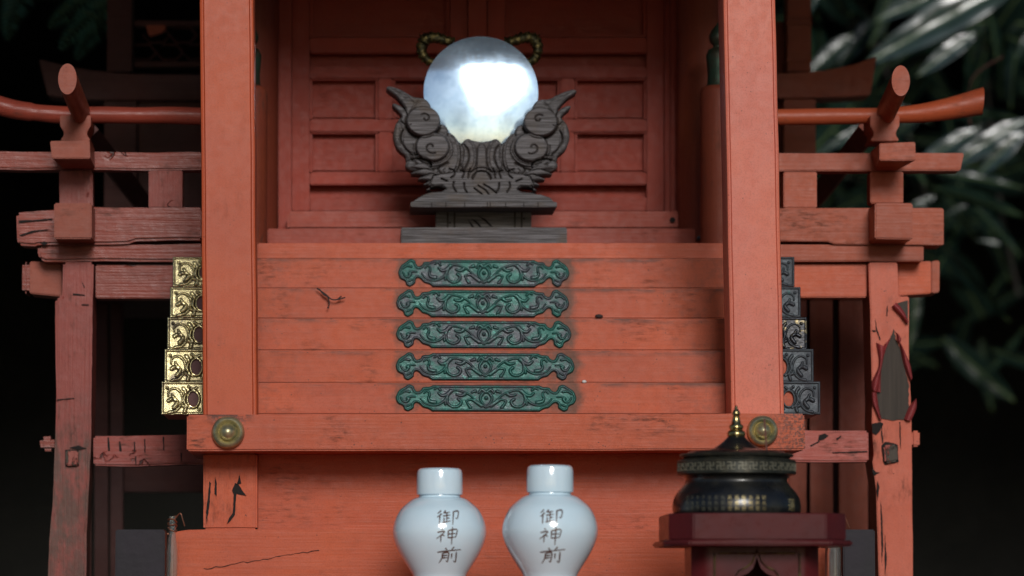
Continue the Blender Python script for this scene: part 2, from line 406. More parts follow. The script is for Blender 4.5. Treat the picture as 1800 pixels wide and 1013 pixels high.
k = N('weathered grey wood')
g = k.noise(620, 4, .6, (.035, 1, 1)); at = k.n('ShaderNodeAttribute'); at.attribute_name = 'relief'
c = k.mix(k.ramp(g, .35, .68), (.048, .043, .042), (.150, .143, .150))
c = k.mix(k.ramp(k.noise(28, 4), .5, .68, 0, .55), c, (.10, .075, .055))
c = k.mix(k.ramp(at.outputs['Fac'], .45, .1, 0, .0), c, (.05, .035, .025))
k.set(Base_Color=c, Roughness=.72, Specular_IOR_Level=.35, Normal=k.bump(g, .0007, 1, k.bump(k.noise(60, 5), .0008))); M['greywood'] = k.m
k = N('carved grey wood')
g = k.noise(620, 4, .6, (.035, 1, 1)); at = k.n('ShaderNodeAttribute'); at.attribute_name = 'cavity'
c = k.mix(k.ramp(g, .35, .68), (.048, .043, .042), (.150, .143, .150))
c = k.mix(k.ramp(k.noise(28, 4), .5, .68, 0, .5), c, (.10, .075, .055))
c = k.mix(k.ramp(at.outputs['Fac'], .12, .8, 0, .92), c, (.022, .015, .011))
k.set(Base_Color=c, Roughness=.7, Specular_IOR_Level=.35, Normal=k.bump(g, .0007, 1, k.bump(k.noise(60, 5), .0008))); M['carved'] = k.m
k = N('pale weathered wood')
g = k.noise(520, 4, .6, (.04, 1, 1))
c = k.mix(k.ramp(g, .35, .68), (.085, .075, .068), (.20, .185, .175)); c = k.mix(k.ramp(k.noise(40, 4), .5, .7, 0, .7), c, (.15, .12, .10))
k.set(Base_Color=c, Roughness=.75, Normal=k.bump(g, .0006)); M['palewood'] = k.m

k = N('mirror metal')
d1 = k.ramp(k.noise(900, 3, .7), .60, .72, 0, .5); d2 = k.ramp(k.noise(70, 6, .7), .42, .68, .0, .5)
k.set(Base_Color=k.mix(k.math('ADD', d1, d2, True), (.60, .80, 1.0), (.34, .52, .72)), Metallic=.78,
      Roughness=k.math('ADD', k.ramp(k.noise(30, 4), .3, .7, .10, .15), k.math('MULTIPLY', d1, .35)),
      Normal=k.bump(k.noise(14, 2), .0003, 1)); M['mirror'] = k.m
k = N('white porcelain'); k.set(Base_Color=k.mix(k.ramp(k.noise(30, 3), .3, .7), (.60, .77, .86), (.64, .79, .87)), Roughness=.13, Coat_Weight=.6, Coat_Roughness=.05); M['porcelain'] = k.m
k = N('brown brush ink'); k.set(Base_Color=k.mix(k.noise(300, 3), (.05, .022, .018), (.12, .06, .04)), Roughness=.35); M['ink'] = k.m
k = N('black lacquered bronze'); k.set(Base_Color=k.mix(k.ramp(k.noise(45, 4), .4, .7), (.010, .011, .013), (.026, .025, .021)), Roughness=k.ramp(k.noise(70, 4), .3, .7, .22, .38), Metallic=.2, Coat_Weight=.15); M['black'] = k.m
k = N('greenish bronze band'); k.set(Base_Color=k.mix(k.ramp(k.noise(120, 4), .4, .65), (.030, .032, .026), (.06, .056, .04)), Metallic=.5, Roughness=.42); M['band'] = k.m
k = N('gold lettering'); k.set(Base_Color=k.mix(k.ramp(k.noise(70, 3), .4, .6), (.62, .50, .24), (.35, .27, .12)), Metallic=.6, Roughness=.4); M['gold'] = k.m
k = N('dim gold'); k.set(Base_Color=(.13, .125, .09), Metallic=.3, Roughness=.45); M['dimgold'] = k.m
k = N('red lacquer'); k.set(Base_Color=k.mix(k.ramp(k.noise(20, 4), .35, .7), (.075, .009, .011), (.055, .010, .013)), Roughness=k.ramp(k.noise(120, 3), .3, .7, .26, .36), Specular_IOR_Level=.16); M['lacquer'] = k.m
k = N('worn gilt edge'); k.set(Base_Color=k.mix(k.ramp(k.noise(90, 4), .4, .6), (.11, .08, .03), (.05, .02, .015)), Roughness=.4, Metallic=.3); M['giltline'] = k.m
k = N('slate purple lacquer'); k.set(Base_Color=k.mix(k.ramp(k.noise(25, 4), .35, .7), (.015, .012, .018), (.011, .010, .013)), Roughness=.5, Specular_IOR_Level=.2, Normal=k.bump(k.noise(120, 3), .0002)); M['purple'] = k.m
k = N('clear glass'); k.set(Base_Color=(.82, .9, .88), Roughness=.03, Transmission_Weight=.95, IOR=1.45); M['glass'] = k.m
k = N('copper wire'); k.set(Base_Color=(.45, .2, .12), Metallic=.9, Roughness=.4); M['wire'] = k.m
k = N('incense brown'); k.set(Base_Color=(.13, .05, .035), Roughness=.8); M['stick'] = k.m
k = N('dry twig'); k.set(Base_Color=(.035, .022, .02), Roughness=.9); M['twig'] = k.m
k = N('pale speck'); k.set(Base_Color=(.6, .58, .55), Roughness=.8); M['pale'] = k.m

def leafmat(name, a, b, rough, coat):
    k = N(name)
    sx = k.n('ShaderNodeSeparateXYZ'); k.l(k.obj, sx.inputs[0])
    rib = k.ramp(k.math('ABSOLUTE', sx.outputs[1]), .004, .014, 1, 0)
    c = k.mix(k.rnd, a, b); c = k.mix(k.ramp(k.noise(6, 4), .4, .7, 0, .5), c, tuple(x*.6 for x in a))
    c = k.mix(k.math('MULTIPLY', rib, .6), c, (.10, .14, .05))
    k.set(Base_Color=c, Roughness=rough, Coat_Weight=coat, Coat_Roughness=.18, Normal=k.bump(k.noise(3, 2), .01, .3))
    return k.m
M['leaf'] = leafmat('glossy evergreen leaf', (.006, .016, .012), (.012, .026, .016), .27, .0)
M['leaf_sunlit'] = leafmat('waxy sunlit leaf', (.012, .030, .026), (.028, .048, .040), .24, .8)  # lighter copy of the leaf colour, standing for sun on the leaves
M['fern'] = leafmat('fern green', (.07, .20, .13), (.09, .23, .15), .6, 0)
k = N('tree leaves'); k.set(Base_Color=k.mix(k.noise(3, 3), (.02, .045, .015), (.035, .06, .02)), Roughness=.6); M['crown'] = k.m
k = N('tree bark'); k.set(Base_Color=k.mix(k.noise(12, 5), (.012, .010, .008), (.03, .024, .018)), Roughness=.9, Normal=k.bump(k.noise(30, 5), .02)); M['bark'] = k.m
k = N('forest soil'); k.set(Base_Color=k.mix(k.noise(2, 6), (.008, .008, .006), (.014, .013, .009)), Roughness=.95, Normal=k.bump(k.noise(5, 6), .1)); M['soil'] = k.m
k = N('ground gravel'); k.set(Base_Color=k.mix(k.noise(3, 6), (.05, .045, .035), (.09, .08, .06)), Roughness=.95, Normal=k.bump(k.noise(60, 4), .01)); M['gravel'] = k.m
k = N('rough stone'); k.set(Base_Color=k.mix(k.noise(7, 6), (.17, .165, .15), (.26, .25, .23)), Roughness=.9, Normal=k.bump(k.noise(30, 6), .01)); M['stone'] = k.m

# ------------------------------------------------------------------ setting: ground and slope
bm = bmesh.new(); bmesh.ops.create_grid(bm, x_segments=60, y_segments=60, size=60)
for v in bm.verts: v.co.z = 0
tag(finish('ground', bm, M['gravel'], (0, 0, 0)), kind='structure')
bm = bmesh.new(); bmesh.ops.create_grid(bm, x_segments=80, y_segments=30, size=1)
for v in bm.verts:
    x, t = v.co.x * 14, (v.co.y + 1) / 2
    n = noise.noise(Vector((x * .5, t * 5, 0)))
    v.co = Vector((x, 9.2 + 3.0 * t + n * .5, -.1 + 7.5 * t + n * .4))
tag(finish('hillside', bm, M['soil'], (0, 0, 0), sm=R(60)), kind='structure')

# ------------------------------------------------------------------ the shrine
shrine = empty('shrine', (0, 4.0, 1.2))
tag(shrine, 'weathered vermilion wooden shrine with stepped front, doors and side railings', 'shrine')
def B(name, x0, y0, x1, y1, Y, d, m, parent=shrine, **k): return box(name, x0, y0, x1, y1, Y, d, M[m], parent, **k)
def PR(name, pts, Y, d, m, parent=shrine, **k): return prism(name, pts, Y, d, M[m], parent, **k)

# two front pillars with beaded edges
def pillar(xt0, xt1, xb0, xb1, yt, yb, Y, mat):
    d = .050; e, g1, g2, g3, gd = .0022, .0034, .0040, .0046, .0011
    def sec(x0, x1, y):
        a, b = P(x0, y, Y), P(x1, y, Y); w = b.x - a.x
        pr = [(0, d), (0, e), (e*.3, e*.3), (e, 0), (g1, 0), (g2, gd), (g3, 0), (w-g3, 0), (w-g2, gd), (w-g1, 0), (w-e, 0), (w-e*.3, e*.3), (w, e), (w, d)]
        return [Vector((a.x + x, Y + yy, a.z)) for x, yy in pr]
    A, Bt = sec(xt0, xt1, yt), sec(xb0, xb1, yb)
    c = (A[0] + Bt[0]) / 2; bm = bmesh.new(); rows = []
    n = 60
    for i in range(n + 1):
        t = i / n; row = []
        for p, q in zip(A, Bt):
            w = p.lerp(q, t) - c
            nz = noise.noise_vector(Vector((w.x*30, 0, w.z*14))) * .00045
            row.append(bm.verts.new(w + Vector((nz.x, nz.y, 0))))
        rows.append(row)
    m = len(rows[0])
    for r0, r1 in zip(rows, rows[1:]):
        for j in range(m): bm.faces.new([r0[j], r0[(j+1) % m], r1[(j+1) % m], r1[j]])
    bm.faces.new(rows[0]); bm.faces.new(rows[-1])
    return finish('pillar', bm, M[mat], c, shrine, R(25))
pillar(348.5, 444, 357, 452, -260, 729, 3.60, 'red_z')
pillar(1266, 1358, 1285.5, 1379, -260, 729, 3.60, 'pillar_r')

# cross beam that carries the pillars, with its two brass nail covers
beam = PR('cross_beam', [(328, 729), (1414, 727), (1416, 791), (328, 793)], 3.545, .20, 'beam', rough=.0005, bevel=.0016)
for cx, cy, r in ((401, 760.5, 29), (1340, 758, 27.5)):
    s = S(3.543) * r
    prof = [(s*.98, 0), (s, .0015), (s*.97, .005), (s*.88, .0085), (s*.76, .0095), (s*.64, .0075), (s*.57, .0048), (s*.55, .004), (s*.52, .0045), (s*.50, .0075), (s*.42, .0110), (s*.30, .0135), (s*.18, .0150), (s*.06, .0156), (0.0001, .0157)]
    lathe('nail_cover', prof, P(cx, cy, 3.5445), M['brass'], beam, 56, 'Y', R(60))

# steps: five risers, each with a bronze plate and two end caps
tops = [673, 616, 560, 507, 454]; bots = [729, 674, 617, 561, 508]
# plate relief
def plate_mesh():
    L = [(695,587),(700,576),(710,569),(717.5,564.6),(725.8,567),(728.5,573),(732,577),(737.7,575),(742,569.7),(752.4,568.8),(759.7,565.5)]
    L2 = [(758,613.3),(752,609),(742,606),(736,600),(731,597.7),(727.6,600.9),(726.7,607),(717.5,613),(710,610),(707.4,603.6),(699,599),(695.5,592.6)]
    L = [(x-851, y-589) for x, y in L]; L2 = [(x-851, y-589) for x, y in L2]
    top = sp2(L, 5); bot = sp2(L2, 5)
    left = top; poly = left + [(-x, y) for x, y in reversed(left)] + [(-x, y) for x, y in reversed(bot)] + bot
    xs = np.arange(-160, 160.01, .62); ys = np.arange(-26, 26.01, .62); X, Y = np.meshgrid(xs, ys)
    mask = inpoly(X, Y, poly); d, _ = dline(X, Y, poly, True)
    base = .0016; H = base * np.clip(np.sqrt(np.clip(d/2.2, 0, 1)), 0, 1)
    rim = np.exp(-((d-3.2)/1.5)**2) * .0009; H = H + rim
    XA = np.abs(X)
    st = [([(850,606),(835,595),(822,583),(808,577),(796,575),(788,580),(784,590),(786,600),(795,605),(804,603),(808,596),(803,591)], 2.3),
          ([(738,590),(745,598),(757,602),(768,601),(778,595),(785,585)], 2.0), ([(769,580),(775,585),(783,583),(790,577)], 3.4),
          ([(751,588),(754,595),(763,597)], 3.2), ([(744,581),(748,577),(753,579),(753,586)], 1.8), ([(817,595),(821,602),(824,606)], 2.6),
          ([(817,594),(826,592),(834,597),(843,603)], 2.8), ([(800,583),(808,585),(814,582)], 3.0), ([(781,590),(781,600)], 2.0),
          ([(851,604),(843,596),(841,588),(845,581)], 2.4), ([(838,580),(843,574),(849,578)], 3.0), ([(826,579),(832,577)], 2.8),
          ([(704,588),(708,595),(714,596),(718,591)], 2.3), ([(729,587),(720,587),(715,590)], 2.0), ([(704,582),(711,577),(719,578)], 1.8), ([(722,600),(716,603)], 1.8),
          ([(762,574),(768,571),(772,575)], 1.9)]
    O = np.zeros_like(H)
    for pts, w in st:
        pts = sp2([(851-x, y-589) for x, y in pts], 5)
        q, T = dline(XA, Y, pts)
        ww = w * (.55 + .6*T); O = np.maximum(O, .0023 * np.sqrt(np.clip(1-(q/ww)**2, 0, 1)))
        O -= .0004 * np.exp(-((q-ww-1.0)/.8)**2) * (O < .0004)
    q = np.hypot(X, Y-0); O = np.maximum(O, .003*np.sqrt(np.clip(1-(q/3.2)**2, 0, 1)))
    inner = np.clip((d-4)/2, 0, 1)
    H = H + O * inner * .8
    H = H + (np.random.rand(*H.shape)-.5) * .00012
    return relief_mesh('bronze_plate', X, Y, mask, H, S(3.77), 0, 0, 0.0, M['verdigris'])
plateM = plate_mesh()
# end cap relief
def cap_mesh(name, mat):
    xs = np.arange(0, 76.01, .5); ys = np.arange(0, 55.01, .5); X, Y = np.meshgrid(xs, ys)
    hole = inpoly(X, Y, ellipse(56, 29, 8.5, 12)); mask = ~hole
    H = np.full(X.shape, .0010)
    ed = np.minimum(np.minimum(X, 76-X), np.minimum(Y, 55-Y))
    H += .0013*np.clip(1-np.abs(ed-2.0)/2.2, 0, 1)**.6 * (ed < 4.5) - .0007*np.exp(-((ed-6)/.9)**2)
    def stroke(pts, w, h, t0=.7):
        nonlocal H
        q, T = dline(X, Y, sp2(pts, 6)); ww = w*(t0+(1-t0)*2*T)
        H = np.maximum(H, .0010 + h*np.sqrt(np.clip(1-(q/ww)**2, 0, 1)))
        H -= .0010*np.exp(-((q-ww-1)/.8)**2)
    stroke([(12,24),(12.5,17),(17,13),(24,11.5),(31,15),(36,22),(37.5,31),(33,41),(25,48),(14,51)], 1.9, .0018)
    stroke([(13,32),(19,29),(25,31),(27.5,36),(22,43)], 3.4, .0030, 1); stroke([(19,22),(22,27),(25,31)], 2.0, .0022, 1)
    stroke([(37,40),(43,43),(41,50)], 3.0, .0028, 1); stroke([(38,11),(42,16),(43,22)], 2.8, .0024, 1)
    stroke([(41,24),(40,33),(44,39),(50,44)], 1.8, .0018, 1); stroke([(50,11),(56,13),(62,10)], 2.0, .0018, 1)
    for cx, cy in ((10, 10.5), (48, 9), (66, 46)):
        q = np.hypot(X-cx, Y-cy); H = np.maximum(H, .0010+.0022*np.sqrt(np.clip(1-(q/2.6)**2, 0, 1))); H -= .0006*np.exp(-((q-3.4)/.7)**2)
    q, _ = dline(X, Y, ellipse(56, 29, 10.2, 13.7), True); H = np.maximum(H, .001+.0018*np.sqrt(np.clip(1-(q/1.6)**2, 0, 1))); H -= .0007*np.exp(-((q-2.6)/.7)**2)*(np.hypot((X-56)/10.2, (Y-29)/13.7) > 1)
    return relief_mesh(name, X, Y, mask, H, S(3.77), 0, 0, .001, mat, 1)
capL = cap_mesh('end_cap', M['gilt']); capR = cap_mesh('end_cap_dark', M['greycap']); capH = cap_mesh('end_cap_half', M['halfgilt'])
px_ext = [(694, 1015), (694, 1012), (694.5, 1006.5), (694.5, 1002.5), (698, 1003)]
for k_ in range(5):
    Y = 3.66 + .055 * k_
    xl = 640 - 335*3.88/Y; xr = 640 + 755*3.88/Y
    st = PR('stair_step', [(xl, tops[k_]+.6), (xr, tops[k_]+.6), (xr, bots[k_]), (xl, bots[k_])], Y, .10, 'plank', bevel=.0014, rough=.00022, step=.02)
    # keep the object origin at the plate's centre so that the stain in the paint sits round it
    a, b = px_ext[k_]; cyy = (tops[k_] + min(bots[k_], 728)) / 2
    ctr = P((a+b)/2, cyy, Y); off = ctr - WP[st.name]
    for v in st.data.vertices: v.co -= off
    st.location += off; WP[st.name] = ctr
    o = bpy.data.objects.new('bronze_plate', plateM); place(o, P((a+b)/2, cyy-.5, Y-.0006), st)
    o.scale = ((b-a)/314*Y/3.77, 1, (1.02 if k_ else .985)*Y/3.77)
    h = (tops[k_] - bots[k_]) / -54.5
    o = bpy.data.objects.new('end_cap', capL); place(o, P(xl-1, tops[k_]-2, Y-.0014), st); o.scale = (Y/3.77, 1, h*1.0)
    o['label'] = 'gilt brass end cap'
    cx_, cy_ = xl-1+56*3.77/Y*Y/3.77, tops[k_]-2+29*h
    prism('cap_hole_shade', ellipse(cx_, cy_, 9.2, 12.4*h, 24), Y-.0009, .0006, M['maroon'], st, bevel=0)  # dark oval put in as the shadow within the hole
    mR = capH if k_ == 2 else capR
    me = mR
    o = bpy.data.objects.new('end_cap', me); place(o, P(xr+1, tops[k_]-2, Y-.0014), st); o.scale = (-Y/3.77, 1, h)
    o['label'] = 'dark tarnished end cap with a gilt patch' if k_ == 2 else 'dark tarnished end cap'

# veranda floor edge, boards behind it and sanctuary doors
B('floor_edge', 452, 427.5, 1300, 456, 3.935, .26, 'red_x', rough=.0002)
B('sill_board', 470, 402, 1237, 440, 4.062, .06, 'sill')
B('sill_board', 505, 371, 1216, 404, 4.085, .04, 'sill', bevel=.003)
lathe('bolt_or_hole', [(.003, 0), (.003, .002), (.0001, .0022)], P(1182, 387, 4.084), M['crack'], shrine, 16, 'Y')  # dark disc standing for a hole in the board
lathe('bolt_or_hole', [(.0022, 0), (.002, .012), (.0001, .0125)], P(1227, 420, 4.06), M['greycap'], shrine, 16, 'Y')
DY = 4.15
def door(x0, x1, cols):
    d = empty('door_leaf', P((x0+x1)/2, 372, DY), shrine)
    def b(n, a, y0, c, y1, yy, dd, m, **k): return B(n, a, y0, c, y1, yy, dd, m, d, **k)
    b('backing', x0, -260, x1, 372, DY+.022, .008, 'door')
    b('stile', x0, -260, x0+31, 372, DY, .021, 'door_z'); b('stile', x1-31, -260, x1, 372, DY, .021, 'door_z')
    rails = [(66, 93), (117, 138), (210, 232), (303, 325), (346, 372)]
    for y0, y1 in rails: b('rail', x0+31.5, y0, x1-31.5, y1, DY+.001, .02, 'door')
    m0, m1 = cols
    b('mullion', m0, 138.5, m1, 209.5, DY+.001, .02, 'door_z'); b('mullion', m0, 232.5, m1, 302.5, DY+.001, .02, 'door_z')
    for y0, y1 in ((138, 210), (232, 303)):
        for a, c in ((x0+31, m0), (m1, x1-31)):
            b('panel', a+5, y0+7, c-5, y1-3, DY+.0185, .003, 'door', bevel=.0006)
            # thin moulding round the panel
            b('moulding', a+.5, y0+.5, c-.5, y0+3.5, DY+.005, .014, 'door', bevel=.0004)
            b('moulding', a+.5, y0+4, a+5, y1-.5, DY+.006, .013, 'door_z', bevel=.0004)
            b('moulding', c-5, y0+4, c-.5, y1-.5, DY+.006, .013, 'door_z', bevel=.0004)
    b('moulding', x0+32, 93.3, x1-32, 95.5, DY+.006, .012, 'door', bevel=.0004)
    b('moulding', x0+32, 60, x1-32, 65.5, DY+.006, .012, 'door', bevel=.0004)
    b('moulding', x0+31.5, -200, x0+37, 65, DY+.008, .012, 'door_z', bevel=.0004); b('moulding', x1-37, -200, x1-31.5, 65, DY+.008, .012, 'door_z', bevel=.0004)
    return d
door(513, 822, (665, 690)); door(857, 1168, (985, 1010))
B('door_post', 823, -260, 856, 372, DY-.006, .03, 'door_z')
B('door_jamb', 489, -260, 512, 410, DY-.02, .05, 'door_z'); B('door_jamb', 1169, -260, 1178, 380, DY-.012, .05, 'door_z'); B('door_jamb', 1179, -260, 1192, 380, DY-.02, .05, 'door_z')
B('back_wall', 470, -260, 1205, 430, DY+.06, .02, 'dull')
for cx in (438, 1240):
    r = S(4.08) * 50
    z0, z1 = P(cx, 430, 4.08).z, P(cx, -260, 4.08).z
    prof = [(r, 0)] + [(r, (z1-z0)*t/10) for t in range(1, 11)]
    c = P(cx, 430, 4.09)
    lathe('round_column', prof, c, M['brown_z'], shrine, 48)
for cx in (436, 1264):
    Y = 3.945; r = S(Y) * 33
    c = P(cx, 436, Y+r); z1 = P(cx, 152, Y+r).z - c.z
    nw = lathe('newel_post', [(r, 0), (r, z1*.5), (r, z1-.006), (r*.9, z1-.002), (r*.75, z1)], c, M['brown_z'], shrine, 40)
    zz = c.z + z1; s = S(Y)
    lathe('post_finial', [(s*22, 0), (s*20, s*4), (s*19, s*20), (s*22, s*55), (s*17, s*66), (s*9, s*70), (s*9, s*73), (s*15, s*80), (s*16.5, s*90), (s*12, s*101), (s*4, s*110), (.0002, s*116)], Vector((c.x, c.y, zz)), M['capgreen'], nw, 40)
    # bead at the inner corner of the newel
# short board between right pillar and newel (side wall of the stair)
B('stair_cheek', 1287, 430, 1300, 729, 3.652, .005, 'red_z')
B('stair_cheek', 430, 430, 440, 729, 3.652, .005, 'red_z')

# below the beam: pillars' lower halves, board and base beam
PR('lower_pillar', [(357, 796), (452, 796), (452, 931), (357, 931)], 3.605, .05, 'flake_z', rough=.0006, bevel=.002)
PR('lower_pillar', [(1290, 796), (1386, 796), (1387, 931), (1290, 931)], 3.605, .05, 'flake_z', rough=.0006, bevel=.002)
B('lower_board', 452, 796, 1290, 935, 3.628, .02, 'red_x', rough=.0002, step=.03)
PR('base_beam', [(297, 945), (312, 934), (330, 931), (1448, 931), (1451, 950), (1450, 1180), (290, 1180), (292, 1010), (299, 985), (296, 960)], 3.575, .12, 'red_x', rough=.0006, bevel=.0018)
def jag(pts, a, step=4.0):
    out = []
    for i, (x, y) in enumerate(pts):
        x2, y2 = pts[(i+1) % len(pts)]; n = max(1, int(math.hypot(x2-x, y2-y)/step))
        for j in range(n):
            t = j/n; out.append((x+(x2-x)*t+random.uniform(-a, a)*(j > 0), y+(y2-y)*t+random.uniform(-a, a)*(j > 0)))
    return out
def sliver(name, pts, Y, parent=shrine, m='crack', d=.0012):
    pts = jag(pts, .45)
    return prism(name, pts, Y, d, M[m], parent, bevel=0)
YL = 3.6035
sliver('crack', [(413, 849), (420, 853), (433, 872), (424, 870), (416, 868), (414, 885), (413, 905), (405, 916), (399, 921), (403, 910), (409, 902), (411, 870), (408, 862)], YL)
sliver('crack', [(378, 838), (381, 850), (381, 872), (377, 868)], YL); sliver('crack', [(368, 846), (371, 850), (368, 890), (363, 922), (362, 900), (366, 872)], YL)
sliver('crack', [(421, 835), (424, 850), (416, 852)], YL)
YB = 3.5742
pts = [(358+a*7, 1000-a*1.15+random.uniform(-1.6, 1.6)) for a in range(30)]
sliver('crack', pts + [(x, y+random.uniform(.5, 1.5)) for x, y in reversed(pts)], YB)

# side railings ------------------------------------------------------------
YR = 3.95
def rail_side(right):
    X = (lambda x: x)
    mx, mz = ('right_x', 'pink_z') if right else ('old_shaded_x', 'old_shaded_z')
    if not right:
        pts = spline([P(-190, 118, YR), P(-90, 152, YR), P(0, 187, YR), P(60, 198, YR), P(120, 202.5, YR), P(200, 203, YR), P(360, 204, YR)], 8)
        tube('round_rail', pts, [S(YR)*(19 if i < 12 else 17.5 if i < 24 else 15.5) for i in range(len(pts))], M['old_shaded_x'], shrine, 20, noisy=.0012)
        PR('flat_rail', [(-150, 266), (357, 268), (357, 299), (-150, 297)], YR, .03, mx, rough=.0012, bevel=.002)
        B('strut', 104, 299, 163, 365, YR+.002, .028, 'old_shaded_z', rough=.0008)
        B('strut', 261, 299, 320.5, 366, YR+.002, .028, 'old_shaded_z', rough=.0006)
        PR('sill_rail', [(29, 374), (60, 371), (165, 365), (250, 366), (357, 365), (357, 423), (300, 422), (240, 424), (232, 426.5), (225, 429), (120, 431), (66, 430.5), (62, 432), (31, 430)], YR-.004, .05, mx, rough=.0013, bevel=.003, step=.008)
        PR('floor_board', [(68, 431), (232, 430), (357, 427.5), (357, 458), (200, 459), (80, 459.5), (70, 455), (67, 444)], YR+.001, .10, mx, rough=.0012, bevel=.003, step=.008)
        PR('beam_end', [(52, 459.5), (108.5, 461), (108.5, 521.5), (52, 516)], YR+.03, .05, 'block_l', bevel=.0012)
        PR('beam_end', [(38.5, 460), (51.5, 459.5), (51.5, 516), (38.5, 515)], YR+.032, .05, 'old_shaded_x', bevel=.0035, rough=.0006)
        PR('outer_post', [(110, 460), (165, 460), (163, 520), (161, 600), (161, 700), (160, 760), (156, 850), (152, 940), (150, 1013), (146, 1224), (72, 1224), (84, 1013), (88, 940), (94, 850), (97, 780), (99, 700), (98, 600), (96, 524), (108, 521)], YR, .06, 'post_l', rough=.0012, bevel=.0025, step=.009)
        B('lintel', 168, 466, 330, 524.5, YR+.012, .03, 'old_shaded_x', rough=.0004)
        PR('tie_rail', [(164, 767), (220, 767), (262, 766), (330, 765), (362, 765), (362, 818), (330, 817), (300, 818), (240, 820), (164, 818)], YR+.008, .03, 'crack_l', rough=.0008, bevel=.002, step=.008)
        PR('tenon', [(69, 768), (95, 766), (96, 793), (72, 793)], YR+.012, .03, 'old_shaded_x', bevel=.004, rough=.0006, step=.006)
        PR('wedge_hole', jag([(114, 791), (137, 791), (138.5, 819), (115, 820)], .7), YR-.002, .003, 'crack', bevel=0)
        w = PR('wedge', [(115, 792), (137, 793), (138, 818), (116, 819)], YR-.007, .012, 'worn_z', bevel=.0012)
        bx = [(113, 105, 160)]
    else:
        pts = spline([P(1355, 206, YR), P(1450, 205, YR), P(1530, 204, YR), P(1600, 201, YR), P(1660, 193, YR), P(1726, 178, YR)], 8)
        n = len(pts)
        tube('round_rail', pts, [S(YR)*(14.5 + 10.5*max(0, (i-n*.5)/(n*.5))**1.2) for i in range(n)], M['right_x'], shrine, 24, shear=(0, S(YR)*8), noisy=.0005)
        PR('flat_rail', [(1355, 269.5), (1695, 269), (1688, 300), (1355, 301)], YR, .03, mx, rough=.0003)
        B('strut', 1377.5, 301.5, 1436, 366, YR+.002, .028, mx)
        B('strut', 1530, 301.5, 1588, 358, YR+.002, .028, mx)
        PR('sill_rail', [(1355, 366), (1657, 366), (1659, 368), (1659, 431), (1466, 429), (1462, 427), (1455, 424.5), (1355, 424.5)], YR-.004, .05, mx, rough=.0003, bevel=.002)
        PR('floor_board', [(1355, 430), (1466, 430), (1624, 431.5), (1624, 459), (1355, 460)], YR+.001, .10, mx, rough=.0003)
        PR('beam_end', [(1577.5, 460), (1637, 459), (1637, 516), (1579, 520)], YR+.03, .05, 'red_x', bevel=.001)
        PR('beam_end', [(1637.5, 459), (1650, 457.5), (1652, 460), (1651.5, 513), (1648, 514.5), (1637.5, 515.5)], YR+.028, .05, 'right_x', bevel=.0015)
        PR('outer_post', [(1526.5, 461), (1578, 461), (1579, 520), (1582, 522), (1597, 521), (1598, 640), (1601, 700), (1603, 800), (1605, 1013), (1608, 1224), (1551, 1224), (1545, 1013), (1540, 860), (1533.5, 812), (1536, 800), (1533, 745), (1533, 700), (1530, 560)], YR, .06, 'pink_z', rough=.0007, bevel=.002, step=.009)
        B('lintel', 1385, 464, 1523.5, 523, YR+.012, .03, 'red_x')
        PR('tie_rail', [(1378, 757), (1527, 757), (1527, 812), (1384, 812), (1378, 806)], YR+.008, .03, 'crack_x', rough=.0006, bevel=.002)
        PR('tenon', [(1603, 757), (1617, 757.5), (1617, 785), (1603, 785)], YR+.012, .03, 'pink_z', bevel=.002)
        PR('wedge_hole', jag([(1550, 783), (1556, 777), (1570, 779), (1578, 782), (1580, 812), (1556, 817), (1553, 812)], .8), YR-.002, .003, 'crack', bevel=0)
        PR('wedge', [(1553, 783), (1577, 781), (1579, 811), (1556, 815)], YR-.007, .012, 'worn_z', bevel=.002, rough=.0005, step=.004)
    # bearing block carved like an hourglass, carrying the round rail
    c, w = (132.5, 1) if not right else (1555.5, .95)
    hw = [(203, 27), (221, 27), (226, 24), (233, 20), (240, 21), (243.5, 25), (248, 25.5)]
    pl = [(c - a*w, y) for y, a in hw] + [(c + a*w, y) for y, a in reversed(hw)]
    PR('bearing_block', pl, YR-.030, .055, mx if right else 'block_l', bevel=.0008)
    if not right:
        bw = [(88, 248), (157.5, 246.5), (158.5, 279), (91, 279)]
    else: bw = [(1546, 252), (1609, 249.5), (1610, 282.5), (1546, 282.5)]
    # upper jutting beam with a sloping underside
    YA, YBk = YR-.075, YR-.005
    f = [P(x, y, YA) for x, y in bw]; cc = sum(f, Vector())/4
    bm = bmesh.new(); fv = [bm.verts.new(p-cc) for p in f]
    bb = [Vector(p) for p in f]
    for i, p in enumerate(bb):
        p.y = YBk
        if i >= 2: p.z += -.0025; p.x += (.006 if i == 3 else -.010 if right else 0)
    bv = [bm.verts.new(p-cc) for p in bb]
    bm.faces.new(fv); bm.faces.new(bv[::-1])
    for i in range(4): bm.faces.new([fv[(i+1) % 4], fv[i], bv[i], bv[(i+1) % 4]])
    bmesh.ops.recalc_face_normals(bm, faces=bm.faces); bmesh.ops.bevel(bm, geom=bm.edges[:], offset=.0009, segments=2, affect='EDGES')
    finish('jutting_block', bm, M['right_x' if right else 'block_l'], cc, shrine, R(30))
    bw = [(95, 357), (161, 357), (161, 420), (95, 420)] if not right else [(1538, 357), (1604.5, 357), (1604.5, 421), (1538, 420)]
    PR('jutting_block', bw, YR-.055, .052, 'right_x' if right else 'block_l', bevel=.0014, rough=.0002)
    # side rail running towards the viewer, turned up at its end
    e0, e1 = ((147, 210), (118.5, 139)) if not right else ((1553, 208), (1583.5, 142))
    pts = [P(e0[0]+(e1[0]-e0[0])*t, e0[1]+(e1[1]-e0[1])*t, YR+.02-.19*t) for t in (-.08, .1, .3, .5, .7, .85, 1)]
    tube('side_rail', pts, [(S(3.78)*16.3, S(3.78)*27.5)]*7, M['right_x' if right else 'block_l'], shrine, 32, planar=True)
rail_side(False); rail_side(True)
